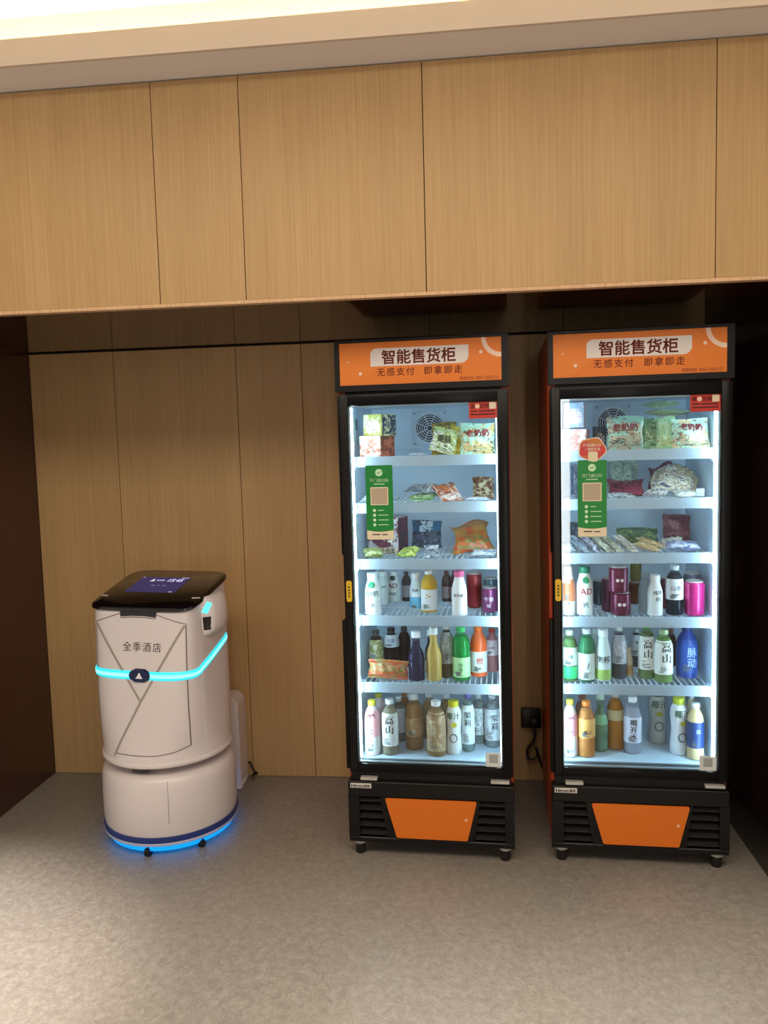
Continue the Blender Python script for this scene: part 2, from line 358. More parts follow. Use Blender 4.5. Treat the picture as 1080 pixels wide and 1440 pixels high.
def make_fridge(k, loc, rz, label):
    root = empty('vending_fridge', loc, rz); tag(root, label, 'fridge', 'glass door vending fridges')
    # carcass
    bm = bmesh.new()
    bbox(bm, 0.03, W-0.03, 0.05, 0.66, 1.735, H-0.002)
    bbox(bm, 0.03, W-0.03, 0.545, 0.655, 0.30, 1.735)
    bbox(bm, 0.004, W-0.004, 0.052, 0.655, 0.06, 0.335)
    bbox(bm, 0.012, W-0.012, 0.018, 0.06, 0.292, 0.336)
    bmobj('cabinet_body', bm, BLK, root)
    for a, b in ((0.0, 0.029), (W-0.029, W)):
        box('side_panel', a, b, 0.048, 0.66, 0.06, H, ORG_SIDE, root, 0.003)
    bm = bmesh.new()
    bbox(bm, 0.030, 0.040, 0.050, 0.545, 0.345, 1.735); bbox(bm, W-0.040, W-0.030, 0.050, 0.545, 0.345, 1.735)
    bbox(bm, 0.040, W-0.040, 0.530, 0.545, 0.345, 1.735); bbox(bm, 0.040, W-0.040, 0.050, 0.530, 1.722, 1.735)
    bbox(bm, 0.040, W-0.040, 0.085, 0.530, 0.337, SHF[k])
    lin_ = bmobj('liner', bm, LINER, root)
    box('sill', 0.031, W-0.031, 0.050, 0.084, 0.337, SHF[k]-0.004, mat('grey_sill', '#303c46', 0.4), root)
    for i in range(2): box('duct_rib', 0.12+i*0.38, 0.126+i*0.38, 0.5265, 0.5299, 0.40, 1.50, LINER, lin_)
    box('duct_lip', 0.06, W-0.06, 0.520, 0.5299, 1.534, 1.541, LINER, lin_)
    mk('liner_label', [(0.0405, 0.16, 1.63), (0.0405, 0.20, 1.63), (0.0405, 0.20, 1.672), (0.0405, 0.16, 1.672)], [(0, 1, 2, 3)], mat('grey_liner_label', '#52708c', 0.5), lin_)
    # evaporator fan
    fz = 1.636; fx = 0.294
    fan = box('fan_plate', fx-0.074, fx+0.074, 0.522, 0.5299, fz-0.074, fz+0.074, LINER, root, 0.004, 2)
    mk('fan_opening', [(x, 0.5215, z) for x, z in disc(fx, fz, 0.058, 28)], [tuple(range(28))], mat('dark_fan_blades', '#102a50', 0.5), fan)
    v, f = [], []
    for r in (0.012, 0.022, 0.032, 0.042, 0.052, 0.062, 0.068):
        tube_data([(fx+r*math.cos(a), 0.517, fz+r*math.sin(a)) for a in [2*math.pi*i/24 for i in range(25)]], 0.0016, 5, v, f)
    for i in range(8):
        a = 2*math.pi*i/8+0.39
        tube_data([(fx+0.01*math.cos(a), 0.5155, fz+0.01*math.sin(a)), (fx+0.07*math.cos(a), 0.5155, fz+0.07*math.sin(a))], 0.0015, 5, v, f)
    mk('fan_guard', v, f, WIRE, fan, 60)
    for sx in (-1, 1):
        for sz in (-1, 1):
            mk('screw', [(x, 0.5205, z) for x, z in disc(fx+sx*0.064, fz+sz*0.064, 0.004, 10)], [tuple(range(10))], mat('screw_grey', '#708090', 0.4), fan)
    # light strips
    for a in (0.0405, W-0.0475): box('light_strip', a, a+0.007, 0.054, 0.068, 0.372, 1.708, LED, root)
    # shelves
    for i in range(5):
        zt, zb = SH[k][i], TOPS[k][i]
        sh = prism_x('shelf', [(0.086, zb), (0.094, zb), (0.100, zt-0.002), (0.092, zt+0.005), (0.088, zt+0.004)], 0.057, W-0.052, RAILM, root)
        v, f = [], []
        n = 25
        for j in range(n):
            x = 0.056+j*(W-0.112)/(n-1)
            tube_data([(x, 0.094, zt-0.0027), (x, 0.505, zt-0.0027)], 0.0026, 5, v, f)
        for y in (0.115, 0.30, 0.50): tube_data([(0.048, y, zt-0.0075), (W-0.048, y, zt-0.0075)], 0.0022, 5, v, f)
        tag(mk('wire_rack', v, f, WIRE, sh, 60), None, None, kind='stuff')
        for a, s in ((0.0405, 1), (W-0.0405, -1)):
            prism('bracket', [(a, zb-0.012), (a, zt+0.004), (a+s*0.014, zt+0.004), (a+s*0.014, zb+0.004)] if s > 0 else [(a, zb-0.012), (a-0.014, zb+0.004), (a-0.014, zt+0.004), (a, zt+0.004)], 0.084, 0.130, RAILM, sh)
    # header
    hd = bmesh.new(); z0, z1 = 1.766, H
    bbox(hd, 0, W, 0.0, 0.046, z1-0.010, z1); bbox(hd, 0, W, 0.0, 0.046, z0, z0+0.022)
    bbox(hd, 0, 0.018, 0.0, 0.046, z0+0.022, z1-0.010); bbox(hd, W-0.024, W, 0.0, 0.046, z0+0.022, z1-0.010)
    bbox(hd, 0.018, W-0.024, 0.012, 0.046, z0+0.022, z1-0.010)
    bmobj('header_frame', hd, BLK, root)
    px0, px1, pz0, pz1 = 0.0185, W-0.0245, 1.7885, 1.9395
    sg = box('header_sign', px0, px1, 0.003, 0.0115, pz0, pz1, ORG_P, root)
    v, f = [], []
    for i in range(15):
        r0 = 0.055+i*0.0085; b = len(v); m_ = 14
        for j in range(m_+1):
            a = math.radians(-10-80*j/m_)
            for r in (r0, r0+0.0014):
                v.append((max(px0+0.001, px0-0.012+r*math.cos(a)*1.05), 0.0026, min(pz1-0.001, pz1+0.012+r*math.sin(a)*0.9)))
        f += [(b+2*j, b+2*j+1, b+2*j+3, b+2*j+2) for j in range(m_)]
    mk('line_pattern', v, f, LINE_O, sg)
    v, f = [], []
    for j in range(17):
        a = math.radians(180+90*j/16)
        for r in (0.054, 0.070): v.append((px1+r*math.cos(a)+0.0, 0.0025, pz1+r*math.sin(a)))
    f = [(2*j, 2*j+1, 2*j+3, 2*j+2) for j in range(16)]
    mk('ring_print', v, f, PALE_O, sg)
    poly('name_plate', rounded_poly(0.133, 0.487, 1.853, 1.917, (0.002, 0.028, 0.002, 0.022)), 0.0024, PLATE, sg)
    flat_text('lettering', '智能售货柜', 0.308, 1.885, 0.0020, 0.056, BRN, sg, bold=0.024, width=0.268)
    flat_text('lettering', '无感支付', 0.224, 1.832, 0.0022, 0.024, BRN, sg, bold=0.008, space=1.3, width=0.136)
    flat_text('lettering', '即拿即走', 0.396, 1.832, 0.0022, 0.024, BRN, sg, bold=0.008, space=1.3, width=0.136)
    flat_text('lettering', '客服热线', 0.478, 1.799, 0.0022, 0.012, BRN, sg, width=0.050)
    flat_text('lettering', '400-1060121', 0.550, 1.799, 0.0022, 0.012, BRN, sg, width=0.080)
    for x, z, r in ((0.095, 1.829, 0.0062), (0.530, 1.889, 0.0062), (0.051, 1.872, 0.003)): poly('dot', disc(x, z, r), 0.0023, PALE_O, sg)
    # door
    bm = bmesh.new(); a, b, z0, z1 = 0.010, W-0.002, 0.333, 1.757; g0, g1, h0, h1 = 0.043, W-0.041, 0.366, 1.714
    bbox(bm, a, g0, 0.0, 0.044, z0, z1, 0.004, 2); bbox(bm, g1, b, 0.0, 0.044, z0, z1, 0.004, 2)
    bbox(bm, g0-0.004, g1+0.004, 0.0015, 0.044, h1, z1-0.0005, 0.003, 2); bbox(bm, g0-0.004, g1+0.004, 0.0015, 0.044, z0+0.0005, h0, 0.003, 2)
    dr = bmobj('door', bm, BLKG, root, 35)
    box('glass', g0-0.003, g1+0.003, 0.012, 0.016, h0-0.003, h1+0.003, GLASS, dr)
    bm = bmesh.new(); t = 0.0045
    bbox(bm, g0, g0+t, 0.018, 0.030, h0, h1); bbox(bm, g1-t, g1, 0.018, 0.030, h0, h1)
    bbox(bm, g0+t, g1-t, 0.018, 0.030, h0, h0+t); bbox(bm, g0+t, g1-t, 0.018, 0.030, h1-t, h1)
    bmobj('glass_spacer', bm, SPACER, dr)
    for x2, z2, z3 in ((-0.003, 0.345, 0.918), (0.004, 1.165, 1.750)): box('grip_profile', x2, 0.0105, 0.004, 0.040, z2, z3, BLKG, dr, 0.003, 2)
    for x in (0.018, 0.025, 0.032): box('door_rib', x, x+0.0022, -0.0018, 0.0005, 0.345, 1.745, mat('rib_dark_metal', '#3a322e', 0.3, metal=0.6), dr)
    yl = prism('handle_label', rounded_poly(0.0185, 0.0395, 0.990, 1.070, (0.008,)*4), -0.0030, -0.0019, YEL, root)
    bars('label_marks', [(0.026, 0.032, 1.008+i*0.0115) for i in range(4)], -0.0032, 0.007, INK, yl)
    # stickers on the glass (outer face of the pane is at y=0.012)
    yg = 0.0112
    gs = prism('green_sticker', rounded_poly(0.101, 0.2015, 1.2215, 1.496, (0.004,)*4, 3), yg-0.0006, yg+0.0004, GREEN, root)
    ty = yg-0.0010
    poly('tick_badge', disc(0.151, 1.469, 0.0135, 24), ty, MINT, gs)
    mk('tick_mark', [(0.144, ty-0.0003, 1.469), (0.149, ty-0.0003, 1.464), (0.160, ty-0.0003, 1.4735), (0.1595, ty-0.0003, 1.4755), (0.149, ty-0.0003, 1.4675), (0.1455, ty-0.0003, 1.471)], [(0, 1, 4, 5), (1, 2, 3, 4)], GREEN, gs)
    flat_text('lettering', '开门请扫码', 0.151, 1.4405, ty, 0.017, MINT, gs, bold=0.02, width=0.070)
    bars('small_print', [(0.131, 0.171, 1.4255)], ty, 0.003, MINT, gs)
    poly('code_patch', rounded_poly(0.118, 0.184, 1.3495, 1.4155, (0.001,)*4, 1), ty, CREAM, gs)
    poly('code_field', rounded_poly(0.1215, 0.1805, 1.353, 1.412, (0.001,)*4, 1), ty-0.0003, QRP, gs)
    for i in range(4): poly('step_dot', disc(0.131, 1.330-i*0.0178, 0.0060, 16), ty, MINT, gs)
    bars('small_print', [(0.145, 0.165, 1.3287), (0.145, 0.183, 1.3109), (0.145, 0.183, 1.2931), (0.145, 0.183, 1.2753)], ty, 0.0028, MINT, gs)
    pts = [(0.1015, 1.226), (0.105, 1.222), (0.1975, 1.222), (0.201, 1.226)]+[(0.201-0.0995*i/10, 1.2565-0.006*math.sin(math.pi*i/10)) for i in range(11)]
    poly('cream_footer', pts, ty, CREAM, gs)
    bars('small_print', [(0.121, 0.151, 1.2385), (0.157, 0.178, 1.2380)], ty-0.0003, 0.004, INK, gs)
    rs = prism('red_sticker', rounded_poly(0.484, 0.584, 1.655, 1.7165, (0.001,)*4, 1), yg-0.0006, yg+0.0004, RED, root)
    flat_text('lettering', '串', 0.4975, 1.6985, ty, 0.019, DKRED, rs, bold=0.02)
    poly('pale_emblem', disc(0.5145, 1.6985, 0.0085, 14), ty, mat('pale_emblem_print', '#f4c8b0', 0.5), rs)
    flat_text('lettering', '足网', 0.5385, 1.6985, ty, 0.018, DKRED, rs, bold=0.02)
    poly('code_patch', rounded_poly(0.5565, 0.580, 1.688, 1.7115, (0.001,)*4, 1), ty, CREAM, rs)
    bars('small_print', [(0.490, 0.514, 1.6785), (0.519, 0.576, 1.6785), (0.490, 0.576, 1.667)], ty, 0.0050, DKRED, rs)
    qs = prism('white_sticker', rounded_poly(0.5235, 0.5805, 0.3685, 0.4225, (0.001,)*4, 1), yg-0.0006, yg+0.0004, mat('white_sticker_paper', '#d8dcd8', 0.5), root)
    poly('code_field', rounded_poly(0.536, 0.568, 0.3835, 0.4155, (0.001,)*4, 1), ty, mat('grey_code_patch', '#a0a4a2', 0.6), qs)
    if k == 2:
        pts = []
        for i in range(48):
            a = 2*math.pi*i/48; r = 0.043*(1+0.05*math.cos(5*a+0.6)); pts.append((0.152+r*1.12*math.cos(a), 1.5335+r*0.98*math.sin(a)))
        tg = prism('round_tag', pts, yg-0.0008, yg+0.0004, mat('pale_tag_edge', '#f0d8b8', 0.5), root)
        poly('tag_print', [(0.152+(x-0.152)*0.93, 1.5335+(z-1.5335)*0.93) for x, z in pts], ty-0.0001, print_mat('#cc3c34', '#c87830', '#d84038', 3.0), tg)
        flat_text('lettering', '开通享0.01', 0.150, 1.549, ty-0.0005, 0.013, mat('pink_tag_ink', '#ffd8c8', 0.5), tg, bold=0.03, width=0.062)
        flat_text('lettering', '一键购实惠', 0.152, 1.5345, ty-0.0005, 0.013, mat('pink_tag_ink', '#ffd8c8', 0.5), tg, bold=0.03, width=0.056)
        poly('code_patch', rounded_poly(0.138, 0.171, 1.493, 1.526, (0.001,)*4, 1), ty-0.0006, CREAM, tg)
    # plinth with louvres
    bm = bmesh.new()
    bbox(bm, 0, W, 0.0, 0.05, 0.238, 0.297, 0.003, 1); bbox(bm, 0, W, 0.0, 0.05, 0.058, 0.0785, 0.003, 1)
    bbox(bm, 0, 0.042, 0.0, 0.05, 0.0775, 0.239); bbox(bm, 0.592, W, 0.0, 0.05, 0.0775, 0.239)
    pl = bmobj('plinth', bm, BLK, root)
    prism('plinth_centre', [(0.148, 0.0785), (0.476, 0.0785), (0.500, 0.238), (0.122, 0.238)], 0.001, 0.05, BLK, pl)
    for i in range(5):
        z = 0.0885+i*0.0325
        for x0, x1 in ((0.043, 0.146-(z-0.078)*0.16), (0.478+(z-0.078)*0.14, 0.591)):
            mk('louvre_slat', [(x0, 0.003, z), (x1, 0.003, z), (x1, 0.003, z+0.0026), (x0, 0.003, z+0.0026), (x0, 0.035, z+0.014), (x1, 0.035, z+0.014), (x1, 0.035, z+0.018), (x0, 0.035, z+0.018)],
               [(0, 1, 2, 3), (3, 2, 6, 7), (1, 0, 4, 5), (0, 3, 7, 4), (2, 1, 5, 6), (5, 4, 7, 6)], mat('louvre_plastic', '#221e1c', 0.4), pl)
    op = prism('orange_panel', [(0.189, 0.083), (0.447, 0.083), (0.4525, 0.087), (0.4875, 0.231), (0.484, 0.2365), (0.147, 0.2365), (0.1435, 0.231), (0.183, 0.087)], -0.006, 0.002, ORG, root, 0.0015)
    prism('lock', disc(0.4475, 0.166, 0.0055, 14), -0.0085, -0.0059, mat('pale_lock', '#e8b890', 0.4), op)
    for x0, x1, z in ((0.050, 0.114, 0.300), (0.541, 0.609, 0.305)): box('hinge', x0, x1, -0.004, 0.03, z+0.004, z+0.014, SILV, root, 0.001)
    bd = box('name_badge', 0.010, 0.091, -0.0035, 0.001, 0.2725, 0.2905, mat('badge_silver', '#d4d0c8', 0.35), root, 0.0008)
    flat_text('lettering', 'Hiron', 0.037, 0.2815, -0.0038, 0.016, INK, bd, bold=0.025, width=0.046)
    flat_text('lettering', '海容', 0.0735, 0.2815, -0.0038, 0.014, INK, bd, bold=0.03, width=0.024)
    for x in (0.036, W-0.036):
        for y in (0.036, 0.60):
            ft = lathe('foot', [(0.016, 0.0), (0.019, 0.004), (0.019, 0.044)], mat('black_rubber', '#141010', 0.6), root, 16, loc=(x, y, 0))
            lathe('collar', [(0.024, 0.043), (0.025, 0.046), (0.025, 0.0575), (0.022, 0.0595)], SILV, ft, 16)
    return root
def prism_x(name, prof, x0, x1, m, parent):
    """y,z profile run along x"""
    n = len(prof)
    v = [(x0, y, z) for y, z in prof]+[(x1, y, z) for y, z in prof]
    f = [tuple(range(n-1, -1, -1)), tuple(range(n, 2*n))]+[(i, (i+1) % n, (i+1) % n+n, i+n) for i in range(n)]
    bm = bmesh.new(); vs = [bm.verts.new(q) for q in v]
    for q in f: bm.faces.new([vs[i] for i in q])
    return bmobj(name, bm, m, parent)
SHF = {1: 0.3575, 2: 0.3615}
FR = {1: ((0.790864, -0.706322, 0.0), -0.053874), 2: ((1.555292, -0.718059, 0.0), -0.046114)}
make_fridge(1, FR[1][0], FR[1][1], 'left of the two glass door vending fridges, nearer the white robot')
make_fridge(2, FR[2][0], FR[2][1], 'right vending fridge with round red tag above its green sticker')

# ------------------------------------------------------------ delivery robot
RB = empty('delivery_robot', (0.010, -0.500, 0.0), -0.17)
tag(RB, 'white delivery robot with black screen top and glowing cyan band', 'robot')
RW = mat('robot_white_shell', '#ded5d5', 0.3, coat=0.25)
RSEAM = mat('robot_seam', '#7a6a62', 0.6); RLINE = mat('robot_grey_line', '#a2968e', 0.5)
CY = mat('robot_cyan_light', '#40e0f0', 0.4, emit=(0.10, 0.80, 0.90), estr=1.25)
RBLK = mat('robot_black_gloss', '#0d0a0b', 0.12, coat=0.5); NAVY = mat('robot_navy', '#16204a', 0.25)
ZB, ZF, SLOPE = 0.372, 0.955, 0.25
KEY = [(0.0, .258, .255, .255, 2.0), (0.06, .252, .248, .248, 2.1), (0.22, .244, .234, .228, 2.7), (0.5, .236, .214, .207, 3.6), (0.8, .229, .190, .182, 5.0), (1.0, .224, .172, .167, 7.0)]
def section(t):
    for (t0, *p), (t1, *q) in zip(KEY, KEY[1:]):
        if t <= t1:
            k = (t-t0)/(t1-t0); return [a+(b-a)*k for a, b in zip(p, q)]
    return list(KEY[-1][1:])
def ring_pt(t, a, off=0.0):
    hw, bf, bb, n = section(t)
    c, s = math.cos(a), math.sin(a); b = bf if s < 0 else bb
    x = math.copysign(abs(c)**(2/n), c)*(hw+off); y = math.copysign(abs(s)**(2/n), s)*(b+off)
    return x, y
def top_z(y): return ZF+(y+0.170)*SLOPE
def body_pt(t, a, off=0.0):
    x, y = ring_pt(t, a, off)
    return (x, y, ZB+t*(top_z(y)-ZB))
def angle_for(t, u):
    """front angle whose x is u"""
    hw, bf, bb, n = section(t)
    k = max(-0.999, min(0.999, u/hw)); c = math.copysign(abs(k)**(n/2), k)
    return -math.acos(c)
def front_pt(u, z, off=0.0):
    t = (z-ZB)/(ZF-ZB)
    for _ in range(4):
        t = max(0.0, min(1.0, t)); a = angle_for(t, u); x, y = ring_pt(t, a)
        t = (z-ZB)/(top_z(y)-ZB)
    t = max(0.0, min(1.0, t)); a = angle_for(t, u); x, y = ring_pt(t, a)
    x2, y2 = ring_pt(t, a+0.01); x1, y1 = ring_pt(t, a-0.01)
    tx, ty = x2-x1, y2-y1; l = math.hypot(tx, ty) or 1; nx, ny = ty/l, -tx/l
    return Vector((x+nx*off, y+ny*off, z))
SEG = 96
AN = [2*math.pi*i/SEG for i in range(SEG)]
v, f = [], []; TS = [0, .015, .03, .06, .12, .22, .3, .4, .5, .6, .7, .8, .9, 1.0]
for t in TS: v += [body_pt(t, a) for a in AN]
for k in range(len(TS)-1):
    for i in range(SEG):
        j = (i+1) % SEG; f.append((k*SEG+i, k*SEG+j, (k+1)*SEG+j, (k+1)*SEG+i))
f.append(tuple(range(SEG-1, -1, -1))); f.append(tuple((len(TS)-1)*SEG+i for i in range(SEG)))
body = mk('upper_body', v, f, RW, RB, 50)
lathe('waist_rim', [(0.235, 0.352), (0.258, 0.352), (0.2620, 0.357), (0.2620, 0.366), (0.2575, 0.3735), (0.240, 0.3735)], RW, RB, 64, 50)
lathe('neck', [(0.17, 0.300), (0.175, 0.352)], mat('robot_neck', '#b8aca4', 0.5), RB, 48)
lathe('base_shell', [(0.25, 0.080), (0.2655, 0.082), (0.2685, 0.10), (0.2695, 0.19), (0.2675, 0.27), (0.2625, 0.295), (0.252, 0.310), (0.230, 0.3185), (0.17, 0.3205)], RW, RB, 72, 45)
lathe('blue_stripe', [(0.255, 0.0605), (0.2715, 0.0605), (0.2715, 0.0805), (0.255, 0.0815)], mat('robot_blue_stripe', '#23387e', 0.35), RB, 72, 40)
lathe('bumper_edge', [(0.24, 0.0475), (0.2695, 0.0480), (0.2725, 0.054), (0.2710, 0.0604), (0.255, 0.0604)], mat('robot_lilac_edge', '#c4c8e4', 0.4), RB, 72, 40)
lathe('chassis', [(0.19, 0.032), (0.205, 0.034), (0.238, 0.050), (0.238, 0.075)], mat('robot_chassis', '#1a1c22', 0.6), RB, 48, 40)
v, f = [], []
for i in range(64):
    a = 2*math.pi*i/64
    for r, z in ((0.208, 0.0345), (0.246, 0.0470)): v.append((r*math.cos(a), r*math.sin(a), z-0.0008))
f = [(2*i, 2*((i+1) % 64), 2*((i+1) % 64)+1, 2*i+1) for i in range(64)]
mk('underglow_ring', v, f, mat('robot_underglow', '#1090f0', 0.4, emit=(0.0, 0.32, 1.0), estr=3.5), RB)
lathe('light_skirt', [(0.244, 0.020), (0.250, 0.021), (0.256, 0.0474), (0.244, 0.0474)], mat('robot_light_skirt', '#1090f0', 0.4, emit=(0.0, 0.30, 0.95), estr=1.15), RB, 72, 40)
for x, y in ((0.035, -0.243), (0.206, -0.132), (-0.20, -0.13), (0.02, 0.20)):
    bm = bmesh.new(); bmesh.ops.create_cone(bm, cap_ends=True, segments=18, radius1=0.017, radius2=0.017, depth=0.020, matrix=Matrix.Translation((x, y, 0.017)) @ Matrix.Rotation(math.pi/2, 4, 'Y'))
    bbox(bm, x-0.007, x+0.007, y-0.008, y+0.03, 0.018, 0.046)
    bmobj('wheel', bm, mat('black_rubber', '#141010', 0.6), RB)
prism('sensor_window', [(-0.030, 0.3265), (0.030, 0.3265), (0.040, 0.3470), (-0.020, 0.3470)], -0.2285, -0.16, mat('sensor_black', '#1a1612', 0.2), RB)
# lid with screen
def lid_ring(off, dz): return [(*ring_pt(1.0, a, off), top_z(ring_pt(1.0, a, off)[1])+dz) for a in AN]
v, f = [], []
for off, dz in ((0.004, -0.004), (0.009, 0.002), (0.008, 0.011), (0.002, 0.0155)): v += lid_ring(off, dz)
for k in range(3):
    for i in range(SEG):
        j = (i+1) % SEG; f.append((k*SEG+i, k*SEG+j, (k+1)*SEG+j, (k+1)*SEG+i))
f.append(tuple(range(SEG-1, -1, -1))); f.append(tuple(3*SEG+i for i in range(SEG)))
lid = mk('lid', v, f, RBLK, RB, 40)
def lid_pt(x, y, e): return (x, y, top_z(y)+0.0155+e)
sc = mk('screen', [lid_pt(-.142, -.048, .0006), lid_pt(.086, -.048, .0006), lid_pt(.086, .098, .0006), lid_pt(-.142, .098, .0006)], [(0, 1, 2, 3)], mat('robot_screen', '#2c2c60', 0.2, emit='#2c2d68', estr=0.45), lid)
SCW = mat('screen_white', '#d8d8f0', 0.4, emit='#d8d8f0', estr=0.6)
def lid_text(s, x, y, size, width, bold=0.02, shear=0.0):
    vs, fs = text_geo(s, size, bold, shear); k = width/(max(q[0] for q in vs)-min(q[0] for q in vs))
    return mk('lettering', [lid_pt(x+a*k, y+b*k*1.15, .0011) for a, b in vs], fs, SCW, lid)
lid_text('15:45', .030, .068, .04, .070, 0.02, 0.2)
lid_text('全季酒店', -.040, .066, .016, .040)
mk('sail_icon', [lid_pt(-.088, .055, .0011), lid_pt(-.064, .055, .0011), lid_pt(-.068, .064, .0011), lid_pt(-.076, .082, .0011), lid_pt(-.082, .066, .0011)], [(0, 1, 2, 3, 4)], SCW, lid)
for x, w in ((-.055, .016), (-.028, .012), (-.005, .018)): mk('screen_mark', [lid_pt(x, .012, .0011), lid_pt(x+w, .012, .0011), lid_pt(x+w, .019, .0011), lid_pt(x, .019, .0011)], [(0, 1, 2, 3)], mat('screen_dim', '#8080b8', 0.4, emit='#7070b0', estr=0.5), lid)
for x, y, w in ((.045, .090, .034), (-.138, .090, .01), (.058, -.042, .014)): mk('screen_mark', [lid_pt(x, y, .0011), lid_pt(x+w, y, .0011), lid_pt(x+w, y+.004, .0011), lid_pt(x, y+.004, .0011)], [(0, 1, 2, 3)], SCW, lid)
# ribbons that follow the shell
def ribbon(name, pts, w, off, m, parent=RB, closed=False):
    """pts: (u,z) on the front; a strip of width w"""
    v, f = [], []; P = []
    for (u0, z0), (u1, z1) in zip(pts, pts[1:]):
        n = max(2, int(math.hypot(u1-u0, z1-z0)/0.012))
        for i in range(n): P.append((u0+(u1-u0)*i/n, z0+(z1-z0)*i/n))
    P.append(pts[-1])
    for i, (u, z) in enumerate(P):
        a, b = P[max(i-1, 0)], P[min(i+1, len(P)-1)]; du, dz = b[0]-a[0], b[1]-a[1]; l = math.hypot(du, dz) or 1
        nu, nz = -dz/l*w/2, du/l*w/2
        v.append(front_pt(u+nu, z+nz, off)); v.append(front_pt(u-nu, z-nz, off))
    f = [(2*i, 2*i+1, 2*i+3, 2*i+2) for i in range(len(P)-1)]
    return mk(name, v, f, m, parent)
dl, dr_, dt, db = -0.192, 0.200, 0.905, 0.405
ribbon('door_seam', [(dl+0.004, db+0.035), (dl, 0.5), (dl, dt), (-0.080, dt+0.036), (-0.074, dt+0.019), (-0.03, dt+0.023), (0.03, dt+0.023), (0.077, dt+0.019), (0.083, dt+0.034), (dr_, dt), (dr_, 0.5), (dr_-0.002, db+0.022), (dr_-0.05, db+0.004), (0.09, db-0.004), (-0.09, db-0.004)], 0.0034, 0.0007, RSEAM)
mk('grip_slot', [front_pt(u, z, 0.0012) for u, z in ((-0.082, 0.954), (-0.074, 0.929), (-0.03, 0.933), (0.03, 0.933), (0.077, 0.929), (0.085, 0.954))], [(0, 1, 2, 3, 4, 5)], RBLK, RB)
ribbon('crease_line', [(dl+0.004, dt-0.006), (0.022, 0.606)], 0.0095, 0.0009, RLINE)
ribbon('crease_line', [(dr_-0.004, dt-0.006), (0.022, 0.606), (-0.098, 0.388)], 0.0095, 0.0009, RLINE)
# light band round the front and up the sides
v, f = [], []; bw = 0.017; NB = 90
def band_z(x, y):
    d = max(0.0, y+0.150)   # distance back along the side
    return 0.706+0.34*max(0.0, d-0.0)*min(1, d/0.05)
for i in range(NB+1):
    a = math.radians(-196+212*i/NB)
    for dz, off in ((-bw, 0.0004), (-bw*0.8, 0.0035), (bw*0.8, 0.0035), (bw, 0.0004)):
        zc = 0.706
        for _ in range(3):
            t = (zc-ZB)/(top_z(-0.1)-ZB); x, y = ring_pt(t, a); zc = band_z(x, y)
        z = zc+dz; t = 0.5
        for _ in range(3):
            x, y = ring_pt(t, a, off); t = (z-ZB)/(top_z(y)-ZB)
        v.append((x, y, z))
f = [(4*i+k, 4*i+k+1, 4*i+k+5, 4*i+k+4) for i in range(NB) for k in range(3)]
mk('light_band', v, f, mat('robot_cyan_band', '#30c8d8', 0.4, emit=(0.03, 0.60, 0.70), estr=1.0), RB, 60)
vc, fc = [], []
for i in range(NB+1):
    p1, p2 = Vector(v[4*i+1]), Vector(v[4*i+2]); m_ = (p1+p2)/2; d_ = Vector((m_.x, m_.y, 0)).normalized()*0.0012
    vc += [m_+(p1-m_)*0.50+d_, m_+(p2-m_)*0.50+d_]
fc = [(2*i, 2*i+1, 2*i+3, 2*i+2) for i in range(NB)]
mk('light_core', vc, fc, mat('robot_cyan_core', '#60f0f8', 0.4, emit=(0.28, 0.92, 0.95), estr=1.3), RB, 60)
EM = [(-0.046, 0.706), (-0.040, 0.718), (-0.018, 0.729), (0.018, 0.729), (0.040, 0.718), (0.046, 0.706), (0.040, 0.694), (0.018, 0.683), (-0.018, 0.683), (-0.040, 0.694)]
cu = 0.016
v = [front_pt(cu+u, z, 0.007) for u, z in EM]+[front_pt(cu+u*1.12, 0.706+(z-0.706)*1.14, 0.0005) for u, z in EM]; n = len(EM)
em = mk('emblem', v, [tuple(range(n))]+[(i, (i+1) % n, (i+1) % n+n, i+n) for i in range(n)], NAVY, RB)
mk('sail_mark', [front_pt(cu+u, z, 0.0078) for u, z in ((-0.015, 0.696), (0.017, 0.696), (0.012, 0.702), (0.004, 0.716), (-0.001, 0.718), (-0.007, 0.706))], [(0, 1, 2, 3, 4, 5)], WHITE, em)
vs, fs = text_geo('全季酒店', 0.045, 0.0, 0.0, 1.28); k = 0.166/(max(q[0] for q in vs)-min(q[0] for q in vs))
mk('lettering', [front_pt(0.022+a*k, 0.816+b*k, 0.0011) for a, b in vs], fs, mat('robot_text', '#3a302c', 0.6), RB)
ribbon_b = [(0.125, z) for z in (0.300, 0.24, 0.18, 0.14)]
v = []
for z in (0.303, 0.27, 0.24, 0.19, 0.135):
    r = 0.2702 if z < 0.25 else (0.2682 if z < 0.28 else 0.2605)
    for da in (-0.003, 0.003): v.append((r*math.sin(0.50+da), -r*math.cos(0.50+da), z))
mk('base_seam', v, [(2*i, 2*i+1, 2*i+3, 2*i+2) for i in range(4)], RSEAM, RB)
